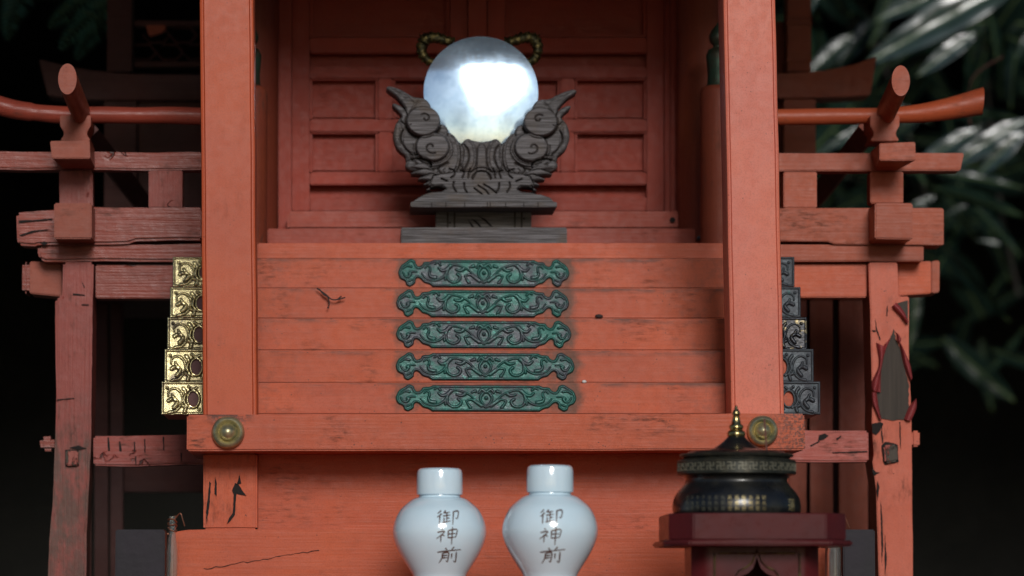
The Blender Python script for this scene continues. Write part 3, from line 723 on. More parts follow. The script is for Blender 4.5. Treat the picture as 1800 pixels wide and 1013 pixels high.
# rails running back along the sides, seen between the struts
for p, q, m in (((1532, 222), (1432, 352), 'brown_z'), ((150, 228), (262, 372), 'dull')):
    tube('side_brace', [P(*p, 4.02), P(*q, 4.45)], S(4)*24, M[m], shrine, 4)

# peeled patch on the right outer post
YQ = YR - .0016
PR('bare_patch', jag([(1571, 578), (1574, 596), (1579, 604), (1584, 622), (1591, 650), (1598, 676), (1597, 700), (1599, 722), (1590, 738), (1566, 739), (1549, 736), (1545, 715), (1541, 690), (1546, 655), (1555, 620), (1562, 600), (1568, 588)], 1.0), YQ, .0014, 'bare', bevel=0)
PR('bare_patch', [(1578, 533), (1596, 528), (1596, 572), (1588, 560)], YQ, .0014, 'bare', bevel=0)
def flap(pts_in, pts_out, lift, curl=.004):
    """strip of paint between two pixel polylines, lifted off the post at its outer side and curled over"""
    c = P(*pts_in[0], YQ); bm = bmesh.new(); rows = []
    nn = 8
    A, Bq = sp2(pts_in, 5), sp2(pts_out, 5)
    for (ax, ay), (bx, by) in zip(A, Bq):
        row = []
        for k2 in range(nn+1):
            t = k2/nn
            y = YQ - .0006 - lift*math.sin(t*math.pi*.8) - curl*t*(1-t)
            row.append(bm.verts.new(P(ax+(bx-ax)*t, ay+(by-ay)*t, y) - c))
        rows.append(row)
    for r0, r1 in zip(rows, rows[1:]):
        for j in range(nn): bm.faces.new([r0[j], r0[j+1], r1[j+1], r1[j]])
    bmesh.ops.solidify(bm, geom=bm.faces[:], thickness=.0007)
    return finish('paint_flap', bm, M['flap'], c, shrine, R(50))
flap([(1553, 608), (1549, 640), (1545, 672), (1540, 688)], [(1567, 592), (1556, 618), (1549, 650), (1548, 690)], .003)
flap([(1540, 602), (1545, 640), (1533, 670), (1532, 684)][:4], [(1556, 610), (1551, 640), (1545, 672), (1541, 690)], .004)
flap([(1573, 594), (1580, 602), (1588, 640), (1600, 672)], [(1584, 604), (1592, 622), (1600, 642), (1604, 664)], .005)
flap([(1572, 582), (1576, 590), (1578, 598)], [(1580, 588), (1584, 596), (1583, 602)], .003)
flap([(1567, 540), (1574, 548), (1584, 558), (1594, 570)], [(1575, 532), (1584, 541), (1591, 552), (1597, 566)], .006)
flap([(1589, 737), (1594, 724), (1600, 712), (1609, 702)], [(1601, 740), (1606, 730), (1611, 716), (1611, 700)], .004)
flap([(1541, 690), (1543, 708), (1546, 724), (1550, 738)], [(1532, 690), (1534, 708), (1540, 724), (1546, 738)], .004)
YP = YR - .0012
for pts in ([(1559, 540), (1561, 537), (1560, 556), (1558, 555)], [(1539, 560), (1541, 575), (1548, 598), (1546, 597), (1540, 580)], [(1533, 580), (1540, 581), (1539, 584), (1534, 583)],
            [(1533, 745), (1548, 742), (1553, 745), (1547, 758), (1540, 765), (1533, 760)], [(1581, 742), (1583, 742), (1584, 790), (1582, 780)], [(1533, 822), (1540, 830), (1547, 831), (1536, 836), (1534, 830)],
            [(1548, 880), (1551, 905), (1553, 960), (1550, 990), (1549, 940)], [(1543, 845), (1546, 858), (1543, 880), (1541, 862)], [(1556, 940), (1559, 985), (1556, 1013), (1555, 980)],
            [(1550, 745), (1553, 778), (1551, 778), (1549, 760)]):
    sliver('crack', pts, YP)
YP = YR - .0018
for pts in ([(128, 516), (148, 518), (150, 520), (128, 519)], [(144, 495), (149, 505), (148, 506)], [(143, 535), (156, 535), (156, 537), (145, 537)],
            [(122, 787), (138, 783), (152, 788), (138, 791)], [(100, 702), (130, 700), (131, 701), (100, 704)]): sliver('crack', pts, YP)
for x, y0, y1 in ((190, 769, 792), (210, 776, 793), (236, 777, 794), (254, 772, 796), (287, 768, 792), (238, 802, 816), (318, 796, 812)):
    sliver('crack', [(x-1, y0), (x+1.5, y0), (x+2+random.uniform(-2, 2), y1), (x, y1)], YR+.0062)
for pts in ([(1440, 765), (1450, 762), (1457, 766), (1448, 773), (1438, 775)], [(1424, 783), (1440, 775), (1441, 777), (1426, 785)], [(1463, 795), (1525, 793), (1525, 795), (1464, 797)], [(1470, 771), (1478, 766), (1479, 768), (1472, 774)]):
    sliver('crack', pts, YR+.0066)
for pts in ([(32, 388), (70, 386), (92, 384), (92, 386), (60, 389), (34, 392)], [(34, 413), (60, 405), (90, 403), (60, 408), (38, 415)], [(70, 428), (78, 424), (84, 428), (78, 432)]):
    sliver('crack', pts, YR-.0065)

# sanctuary side walls seen through the openings, and the side screens behind
for a, b, m in ((1386, 1418, 'brown_z'), (1424, 1464, 'brown_z'), (1475, 1526, 'brown_z'), (1531, 1575, 'brown_z')):
    B('wall_board', a, 505, b, 1180, 4.22, .02, m, rough=.0004)
for a, b in ((120, 160), (166, 190), (194, 216)): B('wall_board', a, 480, b, 1180, 4.45, .02, 'dull')
B('wall_backing', 1380, 490, 1560, 1180, 4.30, .01, 'dull')
B('inner_or_shading_beam', 215, 800, 360, 865, 4.5, .03, 'dull')
B('floor_joist', 100, 467, 1600, 500, 4.18, .5, 'dull')
YS = 4.48
PR('screen_lintel', [(68, 104), (100, 112), (150, 122), (210, 129), (270, 131), (400, 131), (400, 176), (150, 176), (84, 168)], YS, .05, 'dull')
PR('screen_lintel', [(1350, 130), (1400, 128), (1450, 124), (1500, 114), (1541, 99), (1530, 167), (1480, 171), (1350, 173)], YS, .05, 'right_x')
B('screen_post', 183, 177, 240, 470, YS+.006, .04, 'dull'); B('screen_post', 188, -260, 232, 126, YS+.006, .04, 'dull')
B('screen_board', 243, 177, 400, 470, YS+.014, .02, 'dull')
B('screen_post', 1378, 174, 1434, 470, YS+.006, .04, 'right_x')
B('screen_post', 1384, -260, 1426, 126, YS+.006, .04, 'right_x')
B('screen_ring', 1382, 30, 1428, 34, YS+.003, .046, 'right_x'); B('screen_ring', 1382, 38, 1428, 43, YS+.003, .046, 'right_x'); B('screen_ring', 1382, 103, 1428, 109, YS+.003, .046, 'right_x')
B('screen_board', 1355, 38, 1380, 128, YS+.03, .02, 'brown_z'); B('screen_board', 1355, 175, 1376, 470, YS+.03, .02, 'brown_z')
# hexagon lattice of the left screen
def lattice():
    for cx, cy in ((275, 62), (322, 62), (298, 92), (345, 92), (251, 92)):
        pts = [P(cx + 24*math.cos(R(a)), cy + 15*math.sin(R(a)), YS+.02) for a in range(0, 361, 60)]
        tube('lattice_bar', pts, S(YS)*2.6, M['dull'], shrine, 6)
    B('lattice_frame_or_sunspot', 236, 36, 400, 46, YS+.012, .02, 'dull'); B('lattice_frame_or_sunspot', 236, 108, 400, 118, YS+.012, .02, 'dull')
    PR('lattice_frame_or_sunspot', [(256, 44), (290, 44), (293, 50), (284, 58), (262, 64)], YS+.010, .01, 'red_x')  # lighter red piece added to stand for a sun spot on the screen
lattice()

# roof above the picture and stone base below it
zr = ZC + .93
bm = bmesh.new()
sec = [(3.22, 0), (3.24, .05), (3.6, .17), (4.1, .42), (4.6, .30), (5.0, .10), (5.02, .04), (4.6, .14), (4.1, .24), (3.6, .06)]
lft = [bm.verts.new((-.95, y-4.1, z)) for y, z in sec]; rgt = [bm.verts.new((1.05, y-4.1, z)) for y, z in sec]
bm.faces.new(lft); bm.faces.new(rgt[::-1])
for i in range(len(sec)):
    j = (i+1) % len(sec); bm.faces.new([lft[j], lft[i], rgt[i], rgt[j]])
finish('roof', bm, M['dull'], (0, 4.1, zr), shrine)
PR('inner_or_shading_beam', [(300, -150), (1420, -150), (1420, -260), (300, -260)], 3.78, .06, 'dull')  # unseen beam added to shade the doors and column tops
PR('upper_beam', [(-120, -250), (1880, -250), (1880, -330), (-120, -330)], 3.63, .08, 'red_x')
base = box('stone_base', -60, 1224, 1760, 2600, 3.95, 1.0, M['stone'], None, bevel=.01)
tag(base, 'rough stone base block under the vermilion shrine', 'stone base')
me = base.data
for v in me.vertices:
    if v.co.z < 0: v.co.z = -base.location.z
    if v.co.y < .2: v.co.y = 3.56 - base.location.y if v.co.y < .05 else v.co.y
top = max((base.location + v.co).z for v in me.vertices)
for v in me.vertices: v.co.z += (1.2 - top) if v.co.z > -base.location.z + .2 else 0

# ------------------------------------------------------------------ mirror stand (carved clouds)
YM = 3.965
stand = empty('mirror_stand', P(851, 427, 3.97))
tag(stand, 'weathered grey wooden mirror stand carved with curling clouds on a low plinth', 'mirror stand')
def carve():
    xs = np.arange(672, 1021, .8); ys = np.arange(150, 352, .8); X, Y = np.meshgrid(xs, ys)
    XL = np.where(X > 846, 1692 - X, X)            # mirror the left half
    YY = np.where(X > 846, Y - np.clip((X-900)/100, 0, 1)*4*np.clip((220-Y)/60, 0, 1), Y)
    H = np.zeros(X.shape); mask = np.zeros(X.shape, bool)
    def layer(poly, h, rnd=5, slope=0.0):
        nonlocal H, mask
        m = inpoly(XL, YY, poly); d, _ = dline(XL, YY, poly, True)
        hh = h - .0050*np.clip(1-d/rnd, 0, 1)**1.6 + slope
        H = np.where(m, np.maximum(hh, .002), H); mask |= m
    def groove(pts, w=1.6, dep=.004, one=False):
        nonlocal H
        q, T = dline(XL, YY, sp2(pts, 6)); H = H - dep*np.exp(-(q/w)**2)*(mask)
    body = [(704,207),(697,215),(693,223),(690,236),(690,246),(695,262),(702,270),(710.5,277),(713.5,289),(720,300),(770,320),(846,330),(846,262),(836,264),(826,262),(808,252),(786,240),(765,225),(750,195),(730,190),(712,192)]
    body = sp2(body + body[:1], 3)
    layer(body, .011, 6)
    layer(sp2([(677,155.5),(683,153),(697,156.6),(712,164),(726,172),(740.5,174),(751,179.4),(757,191),(754,205),(730,212),(708,208),(711,196),(709,190),(702,181),(693,171),(679,161),(677,155.5)], 4), .013, 4)
    layer(sp2([(687.5,184),(692,183),(697,184.6),(709,192),(716,205),(712,222),(701,214),(704,207),(699,200),(689,190),(687.5,184)], 4), .011, 4)
    layer([(818,246),(846,251),(846,330),(830,320)], .010, 4)
    layer([(838,262),(846,250.5),(850,256),(850,330),(835,330)], .014, 3)
    layer(ellipse(822, 278, 16, 32), .015, 6)
    layer(ellipse(786, 275, 24, 40), .012, 6)
    layer(ellipse(775, 235, 13, 15), .011, 5)
    layer(ellipse(757, 266, 42, 34), .016, 7)
    layer(ellipse(728, 248, 26, 30), .014, 6)
    layer(ellipse(759, 263, 29.5, 25.5), .024, 3)
    layer(ellipse(743, 218, 30, 26.5), .027, 3)
    layer(ellipse(735, 293, 24, 13), .012, 6)
    # spirals
    def spiral(cx, cy, r0x, r0y, a0, turns, dep=.0042, w=1.5, sgn=1):
        pts = []
        for i in range(26):
            t = i/25; a = a0 + sgn*turns*2*math.pi*t; f = 1-.80*t
            pts.append((cx + r0x*f*math.cos(a), cy + r0y*f*math.sin(a)))
        groove(pts, w, dep)
    spiral(746, 214, 10, 9, R(230), .8, .003, 1.3); spiral(757, 264, 13, 12, R(60), .75, .003, 1.3)
    groove([(690+17,232),(703,245),(709,262),(722,275)], 1.6, .004); groove([(697,215),(704,228),(702,250)], 3, .002)
    groove([(815,258),(822,268),(823,285),(814,305)], 1.6, .004); groove([(738,178),(730,186),(722,198)], 2.5, .002)
    groove([(800,240),(811,258),(813,280),(803,302),(790,312)], 2, .003)
    groove([(724,285),(742,298),(764,300),(786,290)], 2.2, .003)
    for (cx, cy, rx, ry, a0, a1) in ((743, 218, 33, 29.5, 20, 200), (759, 263, 34, 29.5, 10, 190), (757, 266, 39, 31, -30, 120), (728, 248, 21, 25, 90, 250), (822, 278, 11, 26, -90, 90), (786, 275, 19, 35, -70, 60)):
        groove([(cx + rx*math.cos(R(a0+(a1-a0)*t/8)), cy + ry*math.sin(R(a0+(a1-a0)*t/8))) for t in range(9)], .9, .0022)
    for t in range(5): groove([(688+t*6, 159+t*2.6), (712+t*4, 176+t*2)], .7, .0014)
    for t in range(9): groove([(742+t*10, 296+(t % 3)*3), (738+t*10, 304+(t % 2)*4), (746+t*10, 311)], .8, .0022)
    # lower skirt with leaf points
    for tip, a, b in (((715.5,297),(745,290),(760,304)), ((718,309.5),(748,299),(778,312)), ((731,318.5),(760,308),(785,322)), ((741,328.5),(765,317),(790,331)), ((746,338),(768,326),(792,338))):
        layer(sp2([tip, ((tip[0]+a[0])/2, (tip[1]+a[1])/2-1), a, b, ((tip[0]+b[0])/2, (tip[1]+b[1])/2+1.5), tip], 3), .016 - .0006*(tip[1]-300)/10, 4)
    layer([(760,312),(775,308),(800,305),(846,303),(850,303),(850,350),(735,350),(745,345),(757,341),(775,340),(782,336),(776,331),(762,332),(757,330),(752,332),(754,324)], .0135, 4, 0)
    q = np.hypot(XL-846, (YY-318)*1.2)
    for r in (17, 24):
        H -= .0032*np.exp(-((q-r)/1.4)**2)*(YY < 318)
    for pts in ([(797,324),(796,332),(801,341)], [(815,326),(816,335),(820,342)], [(789,300),(797,303),(798,311),(792,316)], [(808,302),(815,306),(812,316)], [(826,300),(822,310)], [(775,318),(785,322)], [(836,306),(830,318)]): groove(pts, 1.3, .0045)
    for pts in ([(833,335),(845,344),(852,352)], [(840,330),(853,338),(862,350)], [(850,328),(862,335),(872,343)]):
        q2, _ = dline(X, Y, pts); H -= .004*np.exp(-(q2/1.2)**2)
    mask &= ~inpoly(XL, YY, ellipse(768, 335.5, 13, 4.2))
    H = np.maximum(H, .0008) + (np.random.rand(*H.shape)-.5)*.00018
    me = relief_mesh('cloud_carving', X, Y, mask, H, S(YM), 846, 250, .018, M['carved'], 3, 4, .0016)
    return place(bpy.data.objects.new('cloud_carving', me), P(846, 250, YM), stand)
carve()
prism('plinth_top', [(722, 355), (979, 355), (979, 364), (722, 364)], 3.935, .085, M['greywood'], stand, bevel=.0008, rough=.0003)
prism('plinth_slope', [(737, 347), (751, 342), (950, 342), (966, 347), (974, 355.5), (725, 355.5)], 3.940, .06, M['greywood'], stand, bevel=.0008, rough=.0003)
nk = prism('plinth_neck', [(766, 372), (934, 372), (934, 408), (766, 408)], 3.985, .04, M['palewood'], stand, bevel=.0008, rough=.0003)
for x in (787, 799, 905, 917): prism('neck_groove', [(x-1.6, 373), (x+1.6, 373), (x+1.6, 401), (x-1.6, 401)], 3.9838, .002, M['bare'], nk, bevel=0)
for x, y in ((791, 392), (921, 385)): lathe('nail_hole', [(.001, 0), (.001, .0004), (.0001, .0005)], P(x, y, 3.984), M['crack'], nk, 10, 'Y')
prism('plinth_base', [(705, 400), (997, 400), (997, 437), (705, 437)], 3.94, .09, M['greywood'], stand, bevel=.001, rough=.0004)
for x in (758, 783, 816, 856, 861, 888, 920, 945): prism('tray_notch', [(x, 355.5), (x+1.4, 355.5), (x+1.6, 363.5), (x+.3, 363.5)], 3.9343, .001, M['crack'], stand, bevel=0)
for pts in ([(822,385),(832,397),(834,399),(829,399)], [(828,384),(838,389),(847,399),(843,399)], [(840,380),(853,385),(866,398),(862,398),(851,388)]): prism('carved_stroke', pts, 3.9838, .001, M['crack'], nk, bevel=0)

# round metal mirror, slightly domed
YMi = 3.985
DOME = 9.5
rm = S(YMi)*101.5; Rs = rm/math.sin(R(DOME))
prof = []
for i in range(40):
    a = R(DOME)*(1-i/39.0)
    prof.append((max(Rs*math.sin(a), .0001), Rs*(math.cos(a)-math.cos(R(DOME)))))
prof = [(rm*.985, -.007), (rm*1.0, -.005), (rm*1.004, -.001)] + prof
mir = lathe('mirror', prof, P(845.5, 162.5, YMi), M['mirror'], None, 96, 'Y', R(60))
mir.rotation_euler = (R(-4.2), 0, 0)
tag(mir, 'round domed silver mirror shining bright in the carved wooden stand', 'mirror')
# dragon ornaments behind the mirror's shoulders
def dragon(sg):
    cx = lambda x: 845.5 + sg*(845.5-x)*-1 if False else (x if sg < 0 else 1684-x+2)
    pts = spline([P(cx(800), 70, 4.0), P(cx(785), 69, 4.0), P(cx(768), 63, 4.0), P(cx(752), 63, 4.0), P(cx(742), 74, 4.0), P(cx(740), 90, 4.0), P(cx(748), 103, 4.0), P(cx(762), 110, 4.0)], 5)
    n = len(pts); rad = [S(4)*(7.0 + 3.5*math.sin(math.pi*min(1, i/n*1.1)) + 1.2*math.sin(i*2.1)) for i in range(n)]
    b = tube('dragon_ornament', pts, rad, M['dragon'], mir, 12, noisy=.002)
    def spike(x, y, dx, dy, r=2.8):
        a, c2 = P(cx(x), y, 3.998), P(cx(x+dx), y+dy, 3.99)
        tube('dragon_claw', [a, a.lerp(c2, .5), c2], [S(4)*r, S(4)*r*.7, S(4)*.4], M['dragon'], b, 6)
    for s in ((745, 66, -9, -9), (750, 62, -6, -8), (741, 72, -6, -4), (757, 60, -1, -6), (742, 70, -9, -1), (768, 58, 3, -4), (776, 62, 4, -5), (786, 66, 4, -5), (738, 88, -4, 2), (739, 96, -4, 4), (744, 104, -4, 5), (752, 109, -2, 6), (737, 80, -4, -1)): spike(*s)
    for i in range(3, n-3, 3): 
        pass
dragon(-1); dragon(1)

# ------------------------------------------------------------------ offering table (below the picture) and what stands on it
ZT = ZC - .03
tbl = empty('offering_table', (.0, 3.32, 0)); tag(tbl, 'low red wooden table in front of the shrine, carrying the vases and incense stand', 'table')
def rawbox(name, a, b, mat, parent=None, bevel=.002):
    a, b = Vector(a), Vector(b); c = (a+b)/2; bm = bmesh.new(); bmesh.ops.create_cube(bm, size=1)
    for v in bm.verts: v.co = Vector((v.co.x*(b.x-a.x), v.co.y*(b.y-a.y), v.co.z*(b.z-a.z)))
    bmesh.ops.bevel(bm, geom=bm.edges[:], offset=bevel, segments=2, affect='EDGES')
    return finish(name, bm, mat, c, parent, R(30))
rawbox('table_top', (-.30, 3.10, ZT-.03), (.56, 3.53, ZT), M['red_x'], tbl)
for x in (-.28, .50):
    for y in (3.12, 3.48): rawbox('leg', (x, y, 0), (x+.04, y+.04, ZT-.0305), M['red_z'], tbl)

def text_mesh(s, size):
    cu = bpy.data.curves.new('t', 'FONT'); cu.body = s; cu.size = size; cu.offset = -.006*size; cu.align_x = 'CENTER'; cu.align_y = 'CENTER'
    o = bpy.data.objects.new('t', cu); col.objects.link(o)
    dg = bpy.context.evaluated_depsgraph_get(); dg.update()
    me = bpy.data.meshes.new_from_object(o.evaluated_get(dg)); bpy.data.objects.remove(o)
    return me
def wrap(name, items, radius_at, wc, mat, parent, cut, off=.0003):
    """items: (string, size, u, z): flat print bent round a turned body"""
    BM = bmesh.new()
    for s, size, u0, z0 in items:
        me = text_mesh(s, size); bm = bmesh.new(); bm.from_mesh(me)
        if not bm.verts: bm.free(); continue
        xs = [v.co.x for v in bm.verts]; ys = [v.co.y for v in bm.verts]
        cx, cy = (min(xs)+max(xs))/2, (min(ys)+max(ys))/2
        for v in bm.verts: v.co = Vector((v.co.x-cx+u0, 0, v.co.y-cy+z0))
        cut_grid(bm, cut)
        for v in bm.verts:
            r = radius_at(v.co.z) + off; a = v.co.x / r
            v.co = Vector((r*math.sin(a), -r*math.cos(a), v.co.z))
        m2 = bpy.data.meshes.new('x'); bm.to_mesh(m2); bm.free(); BM.from_mesh(m2)
    me = bpy.data.meshes.new(name); BM.to_mesh(me); BM.free(); me.materials.append(mat)
    return place(bpy.data.objects.new(name, me), wc, parent)

BR = {
 'kami': [[(-.62,.9),(-.48,.7)],[(-.95,.42),(-.35,.5),(-.55,.1),(-.98,-.35)],[(-.6,.15),(-.6,-.8)],[(-.5,.1),(-.28,-.12)],[(0,.55),(.02,-.38)],[(0,.55),(.78,.62),(.7,-.32)],[(.03,.12),(.7,.15)],[(.03,-.34),(.7,-.3)],[(.36,.98),(.37,-1.2)]],
 'on': [[(-.7,.95),(-.8,.75),(-.98,.55)],[(-.62,.55),(-.78,.3),(-1,.1)],[(-.76,.25),(-.76,-.85)],[(-.28,.9),(-.48,.55)],[(-.4,.58),(.1,.64)],[(-.5,.2),(.16,.27)],[(-.15,.58),(-.15,-.58)],[(-.38,-.02),(-.38,-.6)],[(-.15,-.14),(.1,-.1)],[(-.52,-.66),(.22,-.48)],[(.35,.66),(.86,.72),(.82,-.2),(.64,-.12)],[(.42,.68),(.42,-1.0)]],
 'mae': [[(-.38,.98),(-.2,.7)],[(.42,1.05),(.2,.72)],[(-1.05,.5),(0,.6),(1.1,.66)],[(-.58,.32),(-.6,-.3),(-.82,-.9)],[(-.58,.3),(-.05,.35),(-.08,-.75),(-.22,-.62)],[(-.56,.03),(-.1,.06)],[(-.58,-.28),(-.1,-.24)],[(.25,.25),(.25,-.4)],[(.66,.42),(.66,-.85),(.45,-.68)]]}
def brush(name, items, radius_at, wc, mat, parent, off=.00025):
    """items: (character, centre u, centre z, half width, half height): tapered brush strokes on the glaze"""
    bm = bmesh.new(); rr_ = random.Random(4)
    for ch, u0, z0, hw, hh in items:
        for st_ in BR[ch]:
            pts = [Vector((x*hw+u0 + y*hw*.05, y*hh+z0 + x*hh*.09)) for x, y in st_]
            pts = [Vector((p.x, p.y)) for p in spline([(p.x, p.y, 0) for p in pts], 6)] if len(pts) > 2 else [pts[0].lerp(pts[1], t/8) for t in range(9)]
            n = len(pts); prev = None
            for i, p in enumerate(pts):
                d = (pts[min(i+1, n-1)] - pts[max(i-1, 0)]).normalized(); nn = Vector((-d.y, d.x)); t = i/(n-1)
                w = hw*(.066*(1-.55*t)*(.6+.4*min(1, t*6)) + .012*rr_.random())
                pair = []
                for sg in (-1, 1):
                    q = p + nn*w*sg; r_ = radius_at(q.y) + off; a = q.x/r_
                    pair.append(bm.verts.new((r_*math.sin(a), -r_*math.cos(a), q.y)))
                if prev: bm.faces.new([prev[0], prev[1], pair[1], pair[0]])
                prev = pair
    me = bpy.data.meshes.new(name); bm.to_mesh(me); bm.free(); me.materials.append(mat)
    return place(bpy.data.objects.new(name, me), wc, parent)

def vase(cx, Y, label, k, tx, rot):
    """profile measured on the left vase, in pixels at distance 3.40"""
    s = S(3.40); yfoot = 1060 + .03/s
    pf = [(1117.3, 30), (1117, 44), (1108, 47), (1095, 44), (1075, 40), (1055, 38.5), (1035, 40), (1013, 46.5), (1000, 54), (985, 63.5), (970, 72), (955, 78.5), (940, 82), (925, 81), (910, 76), (897, 68.5), (887, 58), (880, 49), (876.5, 42), (874.5, 36.5), (866, 36)]
    pr = [(r*s*k, (yfoot-y)*s*(k if False else 1)) for y, r in pf]
    pr2 = []
    for (r, h) in [(p.x, p.y) for p in spline([(a, b, 0) for a, b in pr[1:]], 4)]: pr2.append((r, h))
    base = P(cx, 1060, Y); base.z = ZT
    root = empty('porcelain_vase', base); tag(root, label, 'vase', 'white porcelain vases in front of the shrine')
    zs = np.array([h for r, h in pr2]); rs = np.array([r for r, h in pr2]); o = np.argsort(zs)
    rad = lambda z: float(np.interp(z, zs[o], rs[o]))
    body = lathe('vase_body', [pr[0]] + pr2, base, M['porcelain'], root, 96, 'Z', R(60))
    ld = [(36.2, 870.5), (38.5, 871.3), (40.3, 870.5), (40.8, 867), (40.5, 850), (40, 834), (38.5, 828), (35, 825), (25, 824), (.1, 823.6)]
    lathe('lid', [(r*s*k, (yfoot-y)*s) for r, y in ld], base, M['porcelain'], root, 96, 'Z', R(35))
    zz = lambda y: (yfoot-y)*s
    q = 0 if tx > 5 else 1
    it = [('on', (tx+1)*s, zz(912 if not q else 914), 20*s, 13.5*s), ('kami', tx*s, zz(943 if not q else 946), 20*s, 14*s), ('mae', (tx+2)*s, zz(978 if not q else 980), 20*s, 13.5*s)]
    brush('lettering', it, rad, base, M['ink'], root)
    return root
vase(772.5, 3.40, 'left white porcelain vase, the lower-lidded one, with 御神前 brushed on its side', 1.0, 13, 0)
vase(967, 3.322, 'right white porcelain vase, nearer the black incense burner, with 御神前 brushed on its side', 1.0, -2, 0)

# incense burner
YI = 3.305
s = S(YI); tray_y = 912
bc = P(1295, tray_y, YI)
burner = empty('incense_burner', bc); tag(burner, 'black round incense burner with brass finial and gold characters on red tray', 'incense burner')
zz = lambda y: (tray_y - y)*s
bodyp = [(80, 912), (108, 911), (112, 903), (113.5, 893), (111.5, 880), (107, 870), (100, 861), (93, 853), (90, 847), (91, 841), (96, 836)]
bsp = [(p.x, p.y) for p in spline([(r*s, zz(y), 0) for r, y in bodyp[1:]], 5)]
lathe('bowl', [(80*s, 0)] + bsp, bc, M['black'], burner, 96, 'Z', R(50))
band = lathe('rim_band', [(95*s, zz(836.5)), (103.5*s, zz(835)), (105*s, zz(833.5)), (105*s, zz(830.5)), (102.6*s, zz(830)), (102.6*s, zz(815)), (104.6*s, zz(814.5)), (105*s, zz(811)), (103*s, zz(809.5)), (94*s, zz(807.5)), (92.5*s, zz(805))], bc, M['band'], burner, 96, 'Z', R(30))
# key pattern on the band
bmk = bmesh.new(); NP = 34; rr = 103.6*s; hb = 12.2*s/2; zc = zz(822.3)
seg = [((0, -1), (0, 1)), ((-1, 0), (1, 0)), ((0, 1), (-1, 1)), ((0, -1), (1, -1)), ((-1, 0), (-1, -1)), ((1, 0), (1, 1))]
for i in range(NP):
    a0 = 2*math.pi*i/NP
    for (x1, z1), (x2, z2) in seg:
        w = .16
        lo = (min(x1, x2)-w, min(z1, z2)-w); hi = (max(x1, x2)+w, max(z1, z2)+w)
        cs = []
        for y in (0, 1):
            for (x, z) in ((lo[0], lo[1]), (hi[0], lo[1]), (hi[0], hi[1]), (lo[0], hi[1])):
                a = a0 + x*hb/rr; r = rr + (.0006 if y else -.0014)
                cs.append(bmk.verts.new((r*math.sin(a), -r*math.cos(a), zc + z*hb)))
        for f in ((4, 5, 6, 7), (0, 1, 5, 4), (1, 2, 6, 5), (2, 3, 7, 6), (3, 0, 4, 7)): bmk.faces.new([cs[j] for j in f])
finish('manji_pattern', bmk, M['dimgold'], bc, band)
lid = lathe('lid', [(92*s, zz(806)), (96*s, zz(805)), (98*s, zz(802)), (96*s, zz(799)), (88*s, zz(797)), (84*s, zz(794.5)), (80*s, zz(793.5)), (50*s, zz(791.5)), (40*s, zz(788)), (31*s, zz(782)), (23*s, zz(776)), (16.5*s, zz(769.5)), (14*s, zz(767))], bc, M['black'], burner, 80, 'Z', R(30))
lathe('lid_rim', [(90*s, zz(804.5)), (99*s, zz(804)), (101*s, zz(801)), (98.5*s, zz(798.5)), (90*s, zz(797.5))], bc, M['band'], lid, 80, 'Z', R(50))
fc = bc + Vector((-2.5*s, 0, 0))
lathe('finial', [(13*s, zz(769)), (15.5*s, zz(767)), (16.3*s, zz(762)), (14.5*s, zz(758)), (10.5*s, zz(756)), (12.5*s, zz(752)), (12.3*s, zz(748)), (8.5*s, zz(745.5)), (7*s, zz(738)), (5.5*s, zz(731)), (6.6*s, zz(729)), (7.2*s, zz(726)), (5.5*s, zz(722)), (3.2*s, zz(719)), (2.6*s, zz(715)), (1.5*s, zz(713)), (.1*s, zz(712))], bc, M['finial'], lid, 48, 'Z', R(60))
bz = np.array([h for r, h in bsp]); br = np.array([r for r, h in bsp]); o_ = np.argsort(bz)
brad = lambda z: float(np.interp(z, bz[o_], br[o_]))
cols_ = ['観自在菩', '深般若波', '多時照見', '皆空度一', '厄舍利子', '異空空不', '色即是空', '是色受想', '亦復如是', '子是諸法', '不生不滅', '不浄不増', '空中無色']
items = []
for i, cst in enumerate(cols_):
    for j, ch in enumerate(cst[:3]):
        items.append((ch, .0041, (38 - i*12.2)*s, zz(877.5 + j*9.6)))
wrap('gold_lettering', items[:18], brad, bc, M['gold'], burner, .002)
wrap('gold_lettering', items[18:], brad, bc, M['dimgold'], burner, .002)  # left columns in dimmer gold, standing for the light falling off
wrap('gold_lettering', [('心', .009, 88*s, zz(890)), ('経', .009, 112*s, zz(890))][:0] + [('蓮', .012, 103*s, zz(889))], brad, bc, M['gold'], burner, .002)
stick = tube('incense_stick', [P(1343.5, 736, YI-.03), P(1346, 770, YI-.03), P(1348, 796, YI-.03)], S(YI)*1.7, M['stick'], None, 8)
tag(stick, 'thin brown incense stick standing on the black burner lid', 'incense stick')

